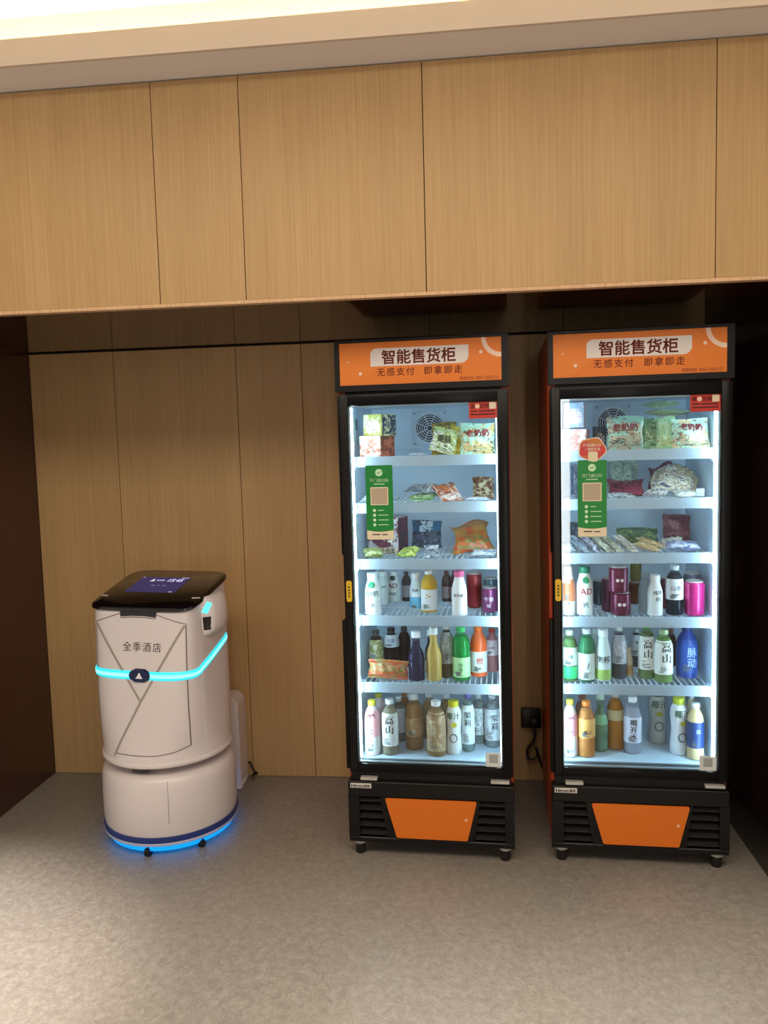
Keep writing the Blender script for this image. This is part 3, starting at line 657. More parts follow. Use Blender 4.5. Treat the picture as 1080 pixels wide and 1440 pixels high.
# side pods: rounded housings with a slanted front face
def pod_sec(z):
    """outline x,y at height z (right side)"""
    q = (z-0.915)/0.080; k = max(0.0, 1-abs(q)**3.2)**0.5
    return [(0.190, -0.092), (0.226-0.010*(1-k), -0.088), (0.226+0.038*k, -0.058), (0.226+0.043*k, -0.050), (0.226+0.053*k, -0.010), (0.226+0.054*k, 0.030), (0.226+0.036*k, 0.060), (0.190, 0.074)]
for s in (-1, 1):
    zs = [0.837, 0.842, 0.850, 0.862, 0.880, 0.905, 0.930, 0.950, 0.968, 0.980, 0.988, 0.993]
    v = [(s*x, y, z) for z in zs for x, y in pod_sec(z)]; n = 8
    f = [(k*n+i, k*n+i+1, (k+1)*n+i+1, (k+1)*n+i) for k in range(len(zs)-1) for i in range(n-1)]+[tuple(range(n)), tuple((len(zs)-1)*n+i for i in range(n))]
    if s < 0: f = [q[::-1] for q in f]
    pod = mk('side_pod', v, f, RW, RB, 50)
    def face_pt(h, z, e=0.0012):
        """point on the slanted front face, h from 0 inner to 1 outer"""
        p = pod_sec(z); a, b = Vector((*p[1], z)), Vector((*p[2], z)); d = (b-a); nn = Vector((d.y, -d.x, 0)).normalized()
        q = a+d*h+nn*e; return (s*q.x, q.y, q.z)
    mk('pod_light', [face_pt(0.02, 0.936), face_pt(0.50, 0.928), face_pt(1.0, 0.966), face_pt(0.62, 0.975)], [(0, 1, 2, 3)], CY, pod)
    mk('pod_window', [face_pt(0.18, 0.862), face_pt(0.82, 0.862), face_pt(0.78, 0.915), face_pt(0.10, 0.915)], [(0, 1, 2, 3)], RBLK, pod)
# ------------------------------------------------------------ charging dock, its cable, wall socket
DK = empty('charging_dock', (0.085, -0.105, 0.0)); tag(DK, 'white charging dock standing against the wall behind the robot', 'charging dock')
prism('dock_shell', rounded_poly(-0.115, 0.115, 0.020, 0.432, (0.012, 0.012, 0.05, 0.05)), -0.035, 0.085, RW, DK, 0.004)
box('dock_foot', -0.118, 0.120, -0.048, 0.09, 0.0, 0.024, RW, DK, 0.006, 2)
mk('dock_contact', [(-0.05, -0.0355, 0.12), (0.05, -0.0355, 0.12), (0.05, -0.0355, 0.15), (-0.05, -0.0355, 0.15)], [(0, 1, 2, 3)], SILV, DK)
cb = tube('power_cable', catmull([(0.212, -0.05, 0.085), (0.222, -0.055, 0.088), (0.250, -0.10, 0.070), (0.262, -0.085, 0.050), (0.235, -0.05, 0.030), (0.222, -0.022, 0.012), (0.218, -0.009, 0.007)], 6), 0.0055, mat('black_cable', '#120d0c', 0.5))
tag(cb, 'short black cable looping out beside the charging dock', 'cable')
SO = empty('wall_socket', (1.545, -0.001, 0.305)); tag(SO, 'black socket box on back wall between the two fridges', 'socket')
box('socket_box', -0.050, 0.040, -0.030, 0.0, -0.045, 0.045, mat('socket_black', '#15100e', 0.4), SO, 0.004, 2)
box('plug', -0.012, 0.026, -0.060, -0.0302, -0.032, 0.012, mat('plug_black', '#100c0c', 0.45), SO, 0.005, 2)
mk('indicator', [(0.004, -0.0605, -0.004), (0.008, -0.0605, -0.004), (0.008, -0.0605, 0.0), (0.004, -0.0605, 0.0)], [(0, 1, 2, 3)], WHITE, SO)
cb = tube('power_cable', catmull([(1.552, -0.050, 0.272), (1.553, -0.060, 0.24), (1.545, -0.045, 0.20), (1.520, -0.035, 0.16), (1.530, -0.035, 0.115), (1.565, -0.035, 0.13), (1.560, -0.035, 0.17), (1.585, -0.035, 0.09), (1.615, -0.038, 0.012)], 6), 0.006, mat('grey_black_cable', '#2a2a30', 0.5))
tag(cb, 'coiled grey black cable hanging below the wall socket', 'cable')

ITEMS=[
('G',1,1,'noodle_box','noodle box',0.1223,0.17,1.522,0.1224,0.0832,0.1,'box',('#e8c8b4','#c46a4a','#7a3a2a'),[],0,-26,0,'pink and white instant noodle box with brown side on top shelf of left fridge'),
('G',1,1,'noodle_box','noodle box',0.1343,0.17,1.603,0.1136,0.0837,0.09,'box',('#a09a3c','#d8d2a0','#173a58'),[],0,-30,0,'olive green noodle box with navy side stacked on the pink noodle box in left fridge'),
('G',1,1,'snack_bag','snack bag',0.3697,0.16,1.522,0.1054,0.0949,0.035,'bag',('#b9c47a','#e8ecd8','#4a5a2a'),[('香菇',0.3,0.55,'#3a4a20')],-12,-8,14,'green and white striped snack bag leaning beside the mint bag in left fridge'),
('G',1,1,'snack_bag','snack bag',0.3757,0.24,1.522,0.0997,0.1289,0.035,'bag',('#8c7420','#b89a30','#5a4614'),[],-6,-4,0,'olive brown snack bag standing behind the green striped bag in left fridge'),
('G',1,1,'snack_bag','snack bag',0.413,0.2,1.522,0.0572,0.1105,0.03,'bag',('#d8bc20','#f0dc60','#a08a10'),[],-8,-10,10,'narrow bright yellow snack bag wedged beside the mint bag in left fridge'),
('G',1,1,'snack_bag','snack bag',0.5086,0.15,1.522,0.1326,0.1199,0.045,'bag',('#a8d4b8','#d8b070','#6a5a3a'),[('老奶奶',0.24,0.66,'#8c1c20')],-7,4,0,'mint green snack bag with dark red title at right of top shelf in left fridge'),
('G',1,1,'snack_packet','snack packet',0.2886,0.13,1.531,0.0676,0.07,0.012,'bag',('#c8d4e4','#8090b0','#ffffff'),[],-90,20,0,'small silver packet lying flat below the cooling fan of left fridge'),
('G',1,2,'snack_packet','snack packet',0.0591,0.15,1.36,0.0392,0.12,0.02,'bag',('#b8c4cc','#f0f4f8','#607080'),[],-72,-20,0,'grey foil packet lying half behind the green sticker of left fridge'),
('G',1,2,'snack_packet','snack packet',0.2843,0.13,1.365,0.1007,0.13,0.03,'bag',('#8cc860','#dce8c8','#4a8a30'),[],-86,-12,0,'light green packet lying at the bottom of the pair on second shelf in left fridge'),
('G',1,2,'snack_packet','snack packet',0.2701,0.14,1.3865,0.0956,0.12,0.025,'bag',('#d8dcd8','#3a4a58','#8090a0'),[],-76,-14,0,'white packet with dark diagonal stripes lying on the light green packet in left fridge'),
('G',1,2,'snack_packet','snack packet',0.4142,0.13,1.37,0.0993,0.12,0.04,'bag',('#c46428','#e8d8d0','#7a2c14'),[],-60,28,0,'orange and white packet lying tilted on second shelf of left fridge'),
('G',1,2,'snack_packet','snack packet',0.5079,0.12,1.357,0.0927,0.08,0.014,'bag',('#dce4ec','#a8b4c4','#ffffff'),[],-88,8,0,'clear white packet lying in front of the brown pouch in left fridge'),
('G',1,2,'snack_pouch','snack pouch',0.5229,0.25,1.347,0.0854,0.0871,0.05,'bag',('#7a4628','#d8c8a0','#4a2414'),[],-6,-6,0,'brown pouch with cream lower half standing at right of second shelf in left fridge'),
('G',1,3,'noodle_box','noodle box',0.1356,0.3,1.132,0.1721,0.1492,0.09,'box',('#c4bcc0','#6a1c34','#2a2430'),[('麻辣牛肉面',0.15,0.1,'#14100e')],0,-20,0,'tall noodle box with swirling dark red print behind the green sticker of left fridge'),
('G',1,3,'vacuum_pack','vacuum pack',0.2804,0.42,1.132,0.1284,0.1181,0.05,'bag',('#4a5870','#2c3444','#7890a8'),[('芝麻',0.24,0.86,'#d8e8f0'),('肥牛',0.24,0.7,'#d8e8f0')],-8,-4,0,'clear vacuum pack with blue printed header and dark filling on third shelf in left fridge'),
('G',1,3,'candy_packet','candy packet',0.1063,0.13,1.15,0.0781,0.08,0.03,'bag',('#98a050','#d0d498','#5a6430'),[],-80,15,0,'dull olive packet lying at the front left corner of third shelf in left fridge'),
('G',1,3,'candy_packet','candy packet',0.2255,0.13,1.1525,0.0771,0.08,0.035,'bag',('#b8cc28','#e0e888','#5a7010'),[],-76,-18,0,'lime green packet lying in front of the red noodle box in left fridge'),
('G',1,3,'candy_packet','candy packet',0.3287,0.14,1.15,0.0602,0.08,0.03,'bag',('#e8eef4','#8898b0','#303848'),[],-66,8,0,'white packet with dark print lying in the middle of third shelf in left fridge'),
('G',1,3,'candy_packet','candy packet',0.5239,0.13,1.146,0.0962,0.08,0.022,'bag',('#9aa8b8','#e8ecf0','#404858'),[],-82,-10,0,'silver packet lying flat under the orange crisp bag in left fridge'),
('G',1,3,'crisp_bag','crisp bag',0.4881,0.23,1.165,0.1551,0.17,0.06,'bag',('#b87c34','#c85020','#6a7a30'),[],-56,12,0,'crumpled orange and green crisp bag at right of third shelf in left fridge'),
('B',1,4,'milk_bottle','milk bottle',0.0945,0.1369,0.914,0.0322,0.1639,'slim','o#f2f6f4','#f4f8f6',[],[('AD钙',0.75,0.52,0.0,'#1c5a4c',0),('●',1.1,0.73,0.0,'#1e8a5c',0),('奶',0.5,0.25,0.1,'#3a4a54',0)],'front white AD milk bottle with green oval at left of fourth shelf in left fridge'),
('B',1,4,'milk_bottle','milk bottle',0.1037,0.33,0.914,0.0253,0.1378,'slim','o#d8e4e2','#e8f0ee',[],[('AD',0.6,0.55,0.3,'#1c5a4c',0)],'white AD milk bottle half hidden behind the front left one in left fridge'),
('B',1,4,'milk_bottle','milk bottle',0.1371,0.3944,0.914,0.0302,0.1272,'slim','o#dfe7e6','#e8f0ee',[],[('AD',0.95,0.55,0.0,'#7a2030',0),('●',1.1,0.8,0.0,'#1a3c38',0),('钙奶',0.5,0.28,0.0,'#3a5a60',0)],'white milk bottle with dark red AD letters standing second row fourth shelf in left fridge'),
('B',1,4,'coffee_bottle','coffee bottle',0.1922,0.3997,0.914,0.0196,0.1232,'pet','o#2a1614','#3a1c18',[(0.15,0.55,'#8a8488')],[],'small dark coffee bottle with grey label beside the AD bottles in left fridge'),
('B',1,4,'yogurt_bottle','yogurt bottle',0.2513,0.2383,0.914,0.0256,0.1439,'slim','o#e6eef4','#f2f6fa',[(0.04,0.36,'#6cb4d8')],[('乳酸',0.5,0.55,0.0,'#28506a',0)],'white yogurt bottle with sky blue lower band on fourth shelf in left fridge'),
('B',1,4,'juice_bottle','juice bottle',0.3084,0.1938,0.914,0.0321,0.1625,'pet','o#c89818','#e8e4d8',[(0.06,0.56,'#dcdfe0')],[('>',1.2,0.4,0.0,'#b89a20',0)],'amber topped juice bottle with white label and gold chevron in left fridge'),
('B',1,4,'coffee_bottle','coffee bottle',0.3618,0.3953,0.914,0.0207,0.1275,'pet','o#3c1414','#5a1a1a',[(0.12,0.5,'#8c7c80')],[],'dark red coffee bottle with grey label behind the pink capped bottle in left fridge'),
('B',1,4,'coffee_bottle','coffee bottle',0.3974,0.37,0.914,0.019,0.1336,'pet','o#4a1018','#6a141c',[(0.12,0.5,'#a08088')],[],'maroon bottle peeking out directly behind the pink capped bottle in left fridge'),
('B',1,4,'milk_bottle','milk bottle',0.4304,0.1275,0.914,0.0297,0.173,'slim','o#f6f4f4','#d85a88',[],[('鲜牛奶',0.42,0.47,0.0,'#303438',0)],'white milk bottle with pink cap on fourth shelf of left fridge'),
('B',1,4,'soda_can','soda can',0.4811,0.2761,0.914,0.031,0.1401,'can','o#8c1420','',[],[],'tall plain dark red can right of the pink capped bottle in left fridge'),
('B',1,4,'soda_can','soda can',0.5427,0.1997,0.914,0.0315,0.0968,'can','o#7a3460','',[],[('午茶',0.6,0.55,0.0,'#f0e0ec',0),('味',0.5,0.28,0.0,'#f0e0ec',0)],'short mauve can with white lettering at right end of fourth shelf in left fridge'),
('B',1,4,'soda_can','soda can',0.5459,0.27,0.914,0.028,0.121,'can','o#40606c','',[],[],'grey blue can behind the mauve can on fourth shelf in left fridge'),
('G',1,5,'noodle_packet','noodle packet',0.1462,0.125,0.652,0.1598,0.075,0.05,'bag',('#b08a5c','#c8502c','#5a7a2a'),[],-14,3,3,'orange and green patterned noodle packet lying on its edge on fifth shelf in left fridge'),
('B',1,5,'tea_bottle','tea bottle',0.0786,0.27,0.652,0.0294,0.1663,'pet','p#5a4a30','#2a2a20',[(0.3,0.78,'#8c8a4a','#c8c4a0')],[('茶',0.8,0.62,0.0,'#e8e8d0',0)],'tea bottle with yellow green print behind the noodle packet in left fridge'),
('B',1,5,'coffee_bottle','coffee bottle',0.1371,0.298,0.652,0.0323,0.1704,'pet','p#2a1a14','#1a1410',[(0.56,0.84,'#ccd4dc')],[('乌龙',0.55,0.72,0.0,'#1c2c5a',0)],'dark bottle with white and navy neck label behind the noodle packet in left fridge'),
('B',1,5,'coffee_bottle','coffee bottle',0.186,0.336,0.652,0.0264,0.166,'pet','p#30201a','#201612',[],[],'plain dark brown bottle standing behind the noodle packet in left fridge'),
('B',1,5,'plum_bottle','juice bottle',0.2569,0.1501,0.652,0.032,0.194,'carafe','p#3c3a5c','#e8ecf0',[],[],'dark purple long necked bottle with white cap on fifth shelf in left fridge'),
('B',1,5,'plum_bottle','juice bottle',0.3023,0.25,0.652,0.0229,0.1732,'carafe','p#2a2c48','#dfe6ea',[(0.06,0.3,'#b8a890')],[],'navy long necked bottle half hidden behind the yellow bottle in left fridge'),
('B',1,5,'mango_bottle','juice bottle',0.325,0.1529,0.652,0.0304,0.208,'carafe','o#c0a050','#eef0ee',[],[],'yellow ochre narrow waisted bottle with white cap in left fridge'),
('B',1,5,'tea_bottle','tea bottle',0.3731,0.1924,0.652,0.0276,0.2119,'pet','p#7a7458','#e0e8ea',[(0.28,0.86,'#98a0a4','#c8ccd0')],[('淡茶',0.5,0.42,0.0,'#2a3038',1)],'grey labelled tea bottle left of the bright green bottle in left fridge'),
('B',1,5,'soda_bottle','soda bottle',0.4306,0.1636,0.652,0.0343,0.2093,'pet','p#1ea84c','#28b45c',[(0.08,0.45,'#b4e0a0')],[('绿茶',0.5,0.27,0.0,'#2a7a3c',1)],'bright green bottle with pale green label on fifth shelf of left fridge'),
('B',1,5,'juice_bottle','juice bottle',0.4958,0.2222,0.652,0.0334,0.196,'pet','o#e4622a','#ec6c20',[(0.1,0.52,'#e8eaec')],[('橙',0.8,0.34,0.1,'#d85018',0)],'orange and white bottle with orange cap on fifth shelf of left fridge'),
('B',1,5,'juice_bottle','juice bottle',0.5475,0.2846,0.652,0.0254,0.173,'pet','o#a0686c','#b83428',[(0.4,0.75,'#d8c4c8')],[('山楂',0.5,0.58,0.0,'#8a2024',0)],'dusty pink bottle with red cap at right end of fifth shelf in left fridge'),
('B',1,6,'peach_bottle','juice bottle',0.0782,0.13,0.358,0.0312,0.2152,'pet','o#ecd8d8','#e4d840',[(0.35,0.82,'#e8a8ac'),(0.06,0.33,'#eceae6')],[('桃气',0.55,0.74,0.0,'#5a2028',0),('水',0.6,0.2,0.0,'#6a7a60',0)],'pale pink bottle with yellow cap at bottom left of left fridge'),
('B',1,6,'peach_bottle','juice bottle',0.077,0.3,0.358,0.03,0.1884,'pet','o#dcc8c8','#dcd044',[],[],'second yellow capped bottle hidden behind the pale pink one in left fridge'),
('B',1,6,'tea_bottle','tea bottle',0.1473,0.1376,0.358,0.0325,0.2201,'pet','p#b8b098','#dfe8ea',[(0.17,0.76,'#e4e8e6')],[('高山',1.1,0.56,0.12,'#1a1c1c',1)],'clear tea bottle with large black brush characters at bottom of left fridge'),
('B',1,6,'tea_bottle','tea bottle',0.1639,0.28,0.358,0.0265,0.1794,'pet','p#a8a8a0','#d0d8dc',[(0.2,0.76,'#ccd0d4')],[],'pale labelled tea bottle tucked behind the brush character bottle of left fridge'),
('B',1,6,'juice_bottle','juice bottle',0.1744,0.38,0.358,0.0243,0.1684,'pet','p#d08c50','#c88050',[],[],'amber orange bottle in the back row of left fridge floor'),
('B',1,6,'tea_bottle','tea bottle',0.2361,0.1983,0.358,0.0357,0.2196,'pet','p#c29a66','#f0f2f2',[(0.26,0.6,'#a88a60','#c8ae84')],[('茶',0.5,0.36,0.0,'#f0e8d8',0)],'left brown tea bottle with white cap on the left fridge floor'),
('B',1,6,'tea_bottle','tea bottle',0.2874,0.31,0.358,0.0294,0.1904,'pet','p#c8a47a','#e4eaec',[],[],'brown tea bottle behind and between the two front brown ones in left fridge'),
('B',1,6,'tea_bottle','tea bottle',0.3291,0.1443,0.358,0.0375,0.2137,'pet','p#c4a070','#f4f4f2',[(0.1,0.8,'#a88660','#ccb890')],[('茶派',0.55,0.5,-0.3,'#e8dcc0',1)],'front brown tea bottle with pale print and white cap in left fridge'),
('B',1,6,'tea_bottle','tea bottle',0.3539,0.34,0.358,0.028,0.1762,'pet','p#b89870','#e8eef0',[],[],'brown bottle with white cap behind the white yellow capped bottle in left fridge'),
('B',1,6,'coconut_bottle','juice bottle',0.3966,0.162,0.358,0.0304,0.2105,'curve','o#eceeec','#dcd020',[],[('椰汁',0.95,0.74,0.0,'#2c6450',0),('●',0.9,0.57,0.1,'#d8cc40',0),('○',1.5,0.32,0.0,'#7a8a88',0)],'white wavy bottle with yellow cap on the left fridge floor'),
('B',1,6,'jasmine_bottle','tea bottle',0.4499,0.1895,0.358,0.0263,0.2331,'pet','p#98b0b0','#5a5ca0',[(0.14,0.8,'#dcecf0')],[('茉莉',1.1,0.58,0.0,'#28343c',1)],'blue white bottle with vertical black characters beside white wavy bottle in left fridge'),
('B',1,6,'water_bottle','tea bottle',0.4895,0.2835,0.358,0.0285,0.2015,'pet','p#9caaa8','#9aa4a4',[(0.18,0.72,'#ccd4d4','#98a8a8')],[('○',1.1,0.4,0.0,'#f4f6f6',0)],'clear bottle with pale floral label in second row at right in left fridge'),
('B',1,6,'water_bottle','tea bottle',0.5452,0.2504,0.358,0.0324,0.2096,'pet','p#a8b4b8','#a0a8b0',[(0.14,0.74,'#dce2e4','#b0b8bc')],[('茉莉',0.95,0.5,0.35,'#2c3034',1)],'clear bottle with grey white label at far right of left fridge floor'),
('G',2,1,'noodle_box','noodle box',0.1101,0.16,1.524,0.1089,0.0837,0.1,'box',('#e4d4d4','#c88a80','#8a4a44'),[],0,-12,0,'pale pink noodle box at bottom of the stack in right fridge'),
('G',2,1,'noodle_box','noodle box',0.1067,0.16,1.614,0.0905,0.0914,0.09,'box',('#8c98a8','#c4b8c0','#b07888'),[],0,-10,0,'grey and pink noodle box on top of the stack in right fridge'),
('G',2,1,'snack_box','snack box',0.2115,0.3,1.524,0.0565,0.094,0.05,'box',('#3c4658','#2a2c38','#b08a4c'),[],0,0,0,'small dark blue box behind the round red tag of right fridge'),
('G',2,1,'snack_bag','snack bag',0.2864,0.15,1.524,0.1319,0.1279,0.05,'bag',('#98c4ac','#b8a488','#5a4a40'),[('老奶奶',0.24,0.64,'#7a1a24')],-8,-6,0,'left mint snack bag with dark red title on top shelf of right fridge'),
('G',2,1,'snack_bag','snack bag',0.3894,0.2,1.524,0.0715,0.1183,0.045,'bag',('#7aa474','#a8c498','#4a6a48'),[],-6,14,0,'plain green snack bag turned sideways between the two mint bags in right fridge'),
('G',2,1,'snack_bag','snack bag',0.4299,0.16,1.524,0.0652,0.121,0.04,'bag',('#a4d4a0','#c8e4b8','#c8b048'),[],-7,-14,0,'pale green snack bag overlapping the right mint bag in right fridge'),
('G',2,1,'snack_bag','snack bag',0.5145,0.13,1.524,0.1354,0.1122,0.05,'bag',('#b4dcc4','#d0b488','#7a6a58'),[('老奶奶',0.24,0.7,'#7a1a24')],-7,5,0,'right mint snack bag with dark red title beside the light strip of right fridge'),
('G',2,1,'snack_bag','snack bag',0.4541,0.2,1.664,0.1701,0.14,0.026,'bag',('#b4c48c','#dce8c0','#7a9068'),[],-90,-6,0,'olive green snack bag lying lower on top of the standing bags in right fridge'),
('G',2,1,'snack_bag','snack bag',0.4451,0.2,1.695,0.1218,0.14,0.026,'bag',('#a8c48c','#dcecc8','#6c8860'),[],-90,8,0,'green snack bag lying uppermost under the top of right fridge'),
('G',2,2,'snack_bag','snack bag',0.1213,0.22,1.346,0.0504,0.1242,0.04,'bag',('#5a5c6c','#8a8c9c','#383a48'),[],-6,0,0,'dark grey bag behind the green sticker on second shelf of right fridge'),
('G',2,2,'snack_bag','snack bag',0.3239,0.44,1.346,0.1203,0.1333,0.05,'bag',('#a8bcac','#8a9a90','#5a6a60'),[('鱼豆腐',0.26,0.25,'#141818')],-6,-3,0,'grey mint bag with black title standing at back of second shelf in right fridge'),
('G',2,2,'snack_bag','snack bag',0.471,0.43,1.346,0.0991,0.1071,0.05,'bag',('#6a2840','#8a4a60','#4a1428'),[],-8,4,0,'maroon bag standing at back behind the speckled bag in right fridge'),
('G',2,2,'snack_bag','snack bag',0.3041,0.215,1.364,0.1358,0.13,0.03,'bag',('#7a2038','#a8485c','#4a1020'),[],-66,-4,0,'maroon bag lying flat on second shelf of right fridge'),
('G',2,2,'snack_bag','snack bag',0.4764,0.24,1.3815,0.1632,0.15,0.065,'bag',('#b8a888','#ece4d0','#5a5a78'),[],-52,-14,0,'bulging speckled white and yellow snack bag on second shelf in right fridge'),
('G',2,2,'foil_packet','snack packet',0.277,0.115,1.358,0.1038,0.09,0.018,'bag',('#a8acb4','#e4e8ec','#30343c'),[],-82,6,0,'left of the silver foil packets at front of second shelf in right fridge'),
('G',2,2,'foil_packet','snack packet',0.3837,0.12,1.364,0.0828,0.09,0.03,'bag',('#b4b4b8','#f0f0f0','#484450'),[],-78,-22,0,'crinkled silver packet in the middle front of second shelf in right fridge'),
('G',2,2,'foil_packet','snack packet',0.5034,0.115,1.36,0.0791,0.08,0.022,'bag',('#c4c8c4','#f4f4f0','#70786c'),[],-80,10,0,'pale silver packet at right front of second shelf in right fridge'),
('G',2,2,'price_card','card',0.5647,0.2,1.346,0.038,0.0297,0.016,'box',('#f0f6fa','#e4eef4','#c8d8e4'),[],0,-8,0,'small white card box at right end of second shelf in right fridge'),
('G',2,3,'sausage_stick','sausage',0.15,0.115,1.164,0.0412,0.13,0.03,'stick',('#6a7078','#b8bcc4','#2c3038'),[],-68,30,0,'leftmost grey sausage stick lying on third shelf of right fridge'),
('G',2,3,'sausage_stick','sausage',0.1911,0.115,1.164,0.0411,0.13,0.03,'stick',('#7a7480','#c0bcc4','#3a3440'),[],-68,30,0,'second grey mauve sausage stick from left lying on third shelf of right fridge'),
('G',2,3,'sausage_stick','sausage',0.2296,0.115,1.164,0.0409,0.13,0.03,'stick',('#8c8a74','#d0ccb4','#4a4838'),[],-68,30,0,'olive grey sausage stick in the middle lying on third shelf of right fridge'),
('G',2,3,'sausage_stick','sausage',0.2666,0.115,1.164,0.0382,0.13,0.03,'stick',('#98947c','#d8d4c0','#54503c'),[],-68,30,0,'pale olive sausage stick right of the middle lying on third shelf of right fridge'),
('G',2,3,'sausage_stick','sausage',0.3187,0.115,1.164,0.0304,0.13,0.03,'stick',('#a49c8c','#e0d8cc','#5c5448'),[],-68,30,0,'rightmost slim pale sausage stick lying on third shelf of right fridge'),
('G',2,3,'snack_packet','snack packet',0.0797,0.125,1.1615,0.0547,0.1,0.025,'bag',('#a8b4bc','#e4e8ec','#607078'),[],-82,4,0,'clear grey packet at left front of third shelf in right fridge'),
('G',2,3,'snack_bag','snack bag',0.1265,0.33,1.146,0.0609,0.0941,0.04,'bag',('#48505c','#707c88','#2c3238'),[],-6,0,0,'dark bag behind the green sticker on third shelf of right fridge'),
('G',2,3,'snack_bag','snack bag',0.365,0.36,1.146,0.1641,0.0681,0.05,'bag',('#4a6a50','#8a9a60','#28402c'),[],-20,-6,0,'dark green bag standing at back of third shelf in right fridge'),
('G',2,3,'sausage_stick','sausage',0.4055,0.12,1.161,0.0604,0.1,0.024,'stick',('#c4a878','#e8d8b4','#8a6a3c'),[],-78,58,0,'front beige bread stick lying across third shelf in right fridge'),
('G',2,3,'sausage_stick','sausage',0.4393,0.22,1.161,0.0649,0.11,0.024,'stick',('#b89c68','#e4d4a8','#7a5c30'),[],-74,58,0,'beige bread stick lying behind the front one in right fridge'),
('G',2,3,'snack_bag','snack bag',0.5161,0.36,1.146,0.1104,0.1172,0.06,'bag',('#6a343c','#8a5058','#4a1c24'),[],-18,8,6,'reddish brown bag leaning at the right back of third shelf in right fridge'),
('G',2,3,'snack_packet','snack packet',0.4738,0.23,1.164,0.0831,0.08,0.03,'bag',('#d8d0b8','#f0ece0','#8a5a4c'),[],-70,-8,0,'cream packet with small print on front of the reddish brown bag in right fridge'),
('G',2,3,'snack_packet','snack packet',0.4905,0.125,1.164,0.1175,0.1,0.03,'bag',('#8c94c0','#e4e8f4','#4a5488'),[],-82,-6,0,'violet blue and white packet lying at right front of third shelf in right fridge'),
('B',2,4,'milk_bottle','milk bottle',0.0781,0.1492,0.908,0.025,0.1832,'slim','o#f0e4dc','#e8d8d0',[(0.3,0.75,'#e08058')],[('A',0.7,0.25,0.0,'#505860',0)],'white bottle with orange label at left end of fourth shelf in right fridge'),
('B',2,4,'milk_bottle','milk bottle',0.1381,0.157,0.908,0.0315,0.1844,'slim','o#eef6f2','#1e7c5c',[],[('AD',1.05,0.5,0.1,'#a82838',0),('●',1.1,0.73,0.1,'#1e8a5c',0),('钙',0.7,0.22,0.0,'#405a60',0)],'white AD milk bottle with green cap on fourth shelf of right fridge'),
('B',2,4,'soda_can','soda can',0.2184,0.34,0.908,0.0277,0.1005,'can','o#3a4250','',[],[],'dark slate can behind the AD bottle of right fridge'),
('B',2,4,'soda_can','soda can',0.2706,0.1524,0.908,0.0363,0.088,'can','o#6a2440','',[],[('●●',0.5,0.5,0.0,'#f0dce4',0)],'lower maroon can of the stacked pair with two white dots in right fridge'),
('B',2,4,'soda_can','soda can',0.259,0.134,0.9975,0.0347,0.098,'can','o#6a2440','',[],[('●●',0.5,0.5,0.0,'#f0dce4',0)],'upper maroon can stacked on the lower maroon can in right fridge'),
('B',2,4,'soda_can','soda can',0.2376,0.215,0.908,0.0292,0.1307,'can','o#54203a','',[],[],'plain maroon can behind the stacked maroon pair in right fridge'),
('B',2,4,'soda_can','soda can',0.3596,0.36,1.0005,0.022,0.09,'can','o#6a6a28','',[],[],'olive can stacked on the brown can in right fridge'),
('B',2,4,'soda_can','soda can',0.3568,0.36,0.908,0.0248,0.091,'can','o#6a3c24','',[],[],'brown can under the olive can at back of fourth shelf in right fridge'),
('B',2,4,'milk_bottle','milk bottle',0.3751,0.2318,0.908,0.0263,0.1496,'slim','o#9aa8b0','#a8b4bc',[],[],'grey milk bottle left behind the white one in right fridge'),
('B',2,4,'milk_bottle','milk bottle',0.3933,0.1472,0.908,0.0281,0.1527,'slim','o#e8eeee','#eef2f2',[],[('纯牛',0.62,0.58,0.25,'#1a2428',0),('奶',0.62,0.42,0.25,'#1a2428',0)],'front white milk bottle with bold black print in right fridge'),
('B',2,4,'soda_can','soda can',0.4578,0.27,0.908,0.0198,0.1207,'can','o#7a3040','',[],[],'slim dark red can behind the black labelled bottle in right fridge'),
('B',2,4,'coffee_bottle','coffee bottle',0.467,0.1646,0.908,0.0318,0.1845,'pet','p#26303c','#dce4ea',[(0.32,0.74,'#e0e2e4')],[('山茶',0.6,0.56,0.0,'#586068',0)],'dark bottle with white cap and square white label in right fridge'),
('B',2,4,'soda_can','soda can',0.537,0.1588,0.908,0.0366,0.1289,'can','o#c42a78','',[],[],'bright magenta can at right end of fourth shelf in right fridge'),
('B',2,4,'soda_can','soda can',0.5478,0.25,0.908,0.0312,0.1432,'can','o#5a5a70','',[],[],'grey violet can behind the bright magenta can in right fridge'),
('B',2,5,'tea_bottle','tea bottle',0.0808,0.1552,0.652,0.0292,0.194,'pet','p#7aa860','#d8e8c8',[(0.06,0.3,'#30c878'),(0.32,0.68,'#dce8e0')],[('绿',0.6,0.5,0.1,'#28684c',0)],'bottle with white label over bright green base at left end of fifth shelf'),
('B',2,5,'tea_bottle','tea bottle',0.1442,0.1522,0.652,0.0316,0.2007,'pet','p#48a070','#e4ecec',[(0.05,0.55,'#d8e0d8')],[('/',1.0,0.32,0.0,'#405048',0)],'green topped bottle with white oval label on fifth shelf in right fridge'),
('B',2,5,'coconut_bottle','juice bottle',0.2058,0.159,0.652,0.0288,0.1982,'slim','o#d4e4e4','#eaf2f4',[(0.04,0.24,'#a0c060')],[('生榨',0.95,0.44,0.0,'#28342c',0)],'translucent white bottle with lime green bottom and black characters in right fridge'),
('B',2,5,'coconut_bottle','juice bottle',0.1952,0.28,0.652,0.026,0.1763,'slim','o#b8c8cc','#dce8ec',[],[],'white capped bottle behind the lime bottomed one in right fridge'),
('B',2,5,'tea_bottle','tea bottle',0.2695,0.1914,0.652,0.0277,0.2033,'pet','p#6a7078','#e0e8ec',[(0.3,0.84,'#a0a4ac','#c4c8cc')],[],'grey labelled bottle with white cap on fifth shelf of right fridge'),
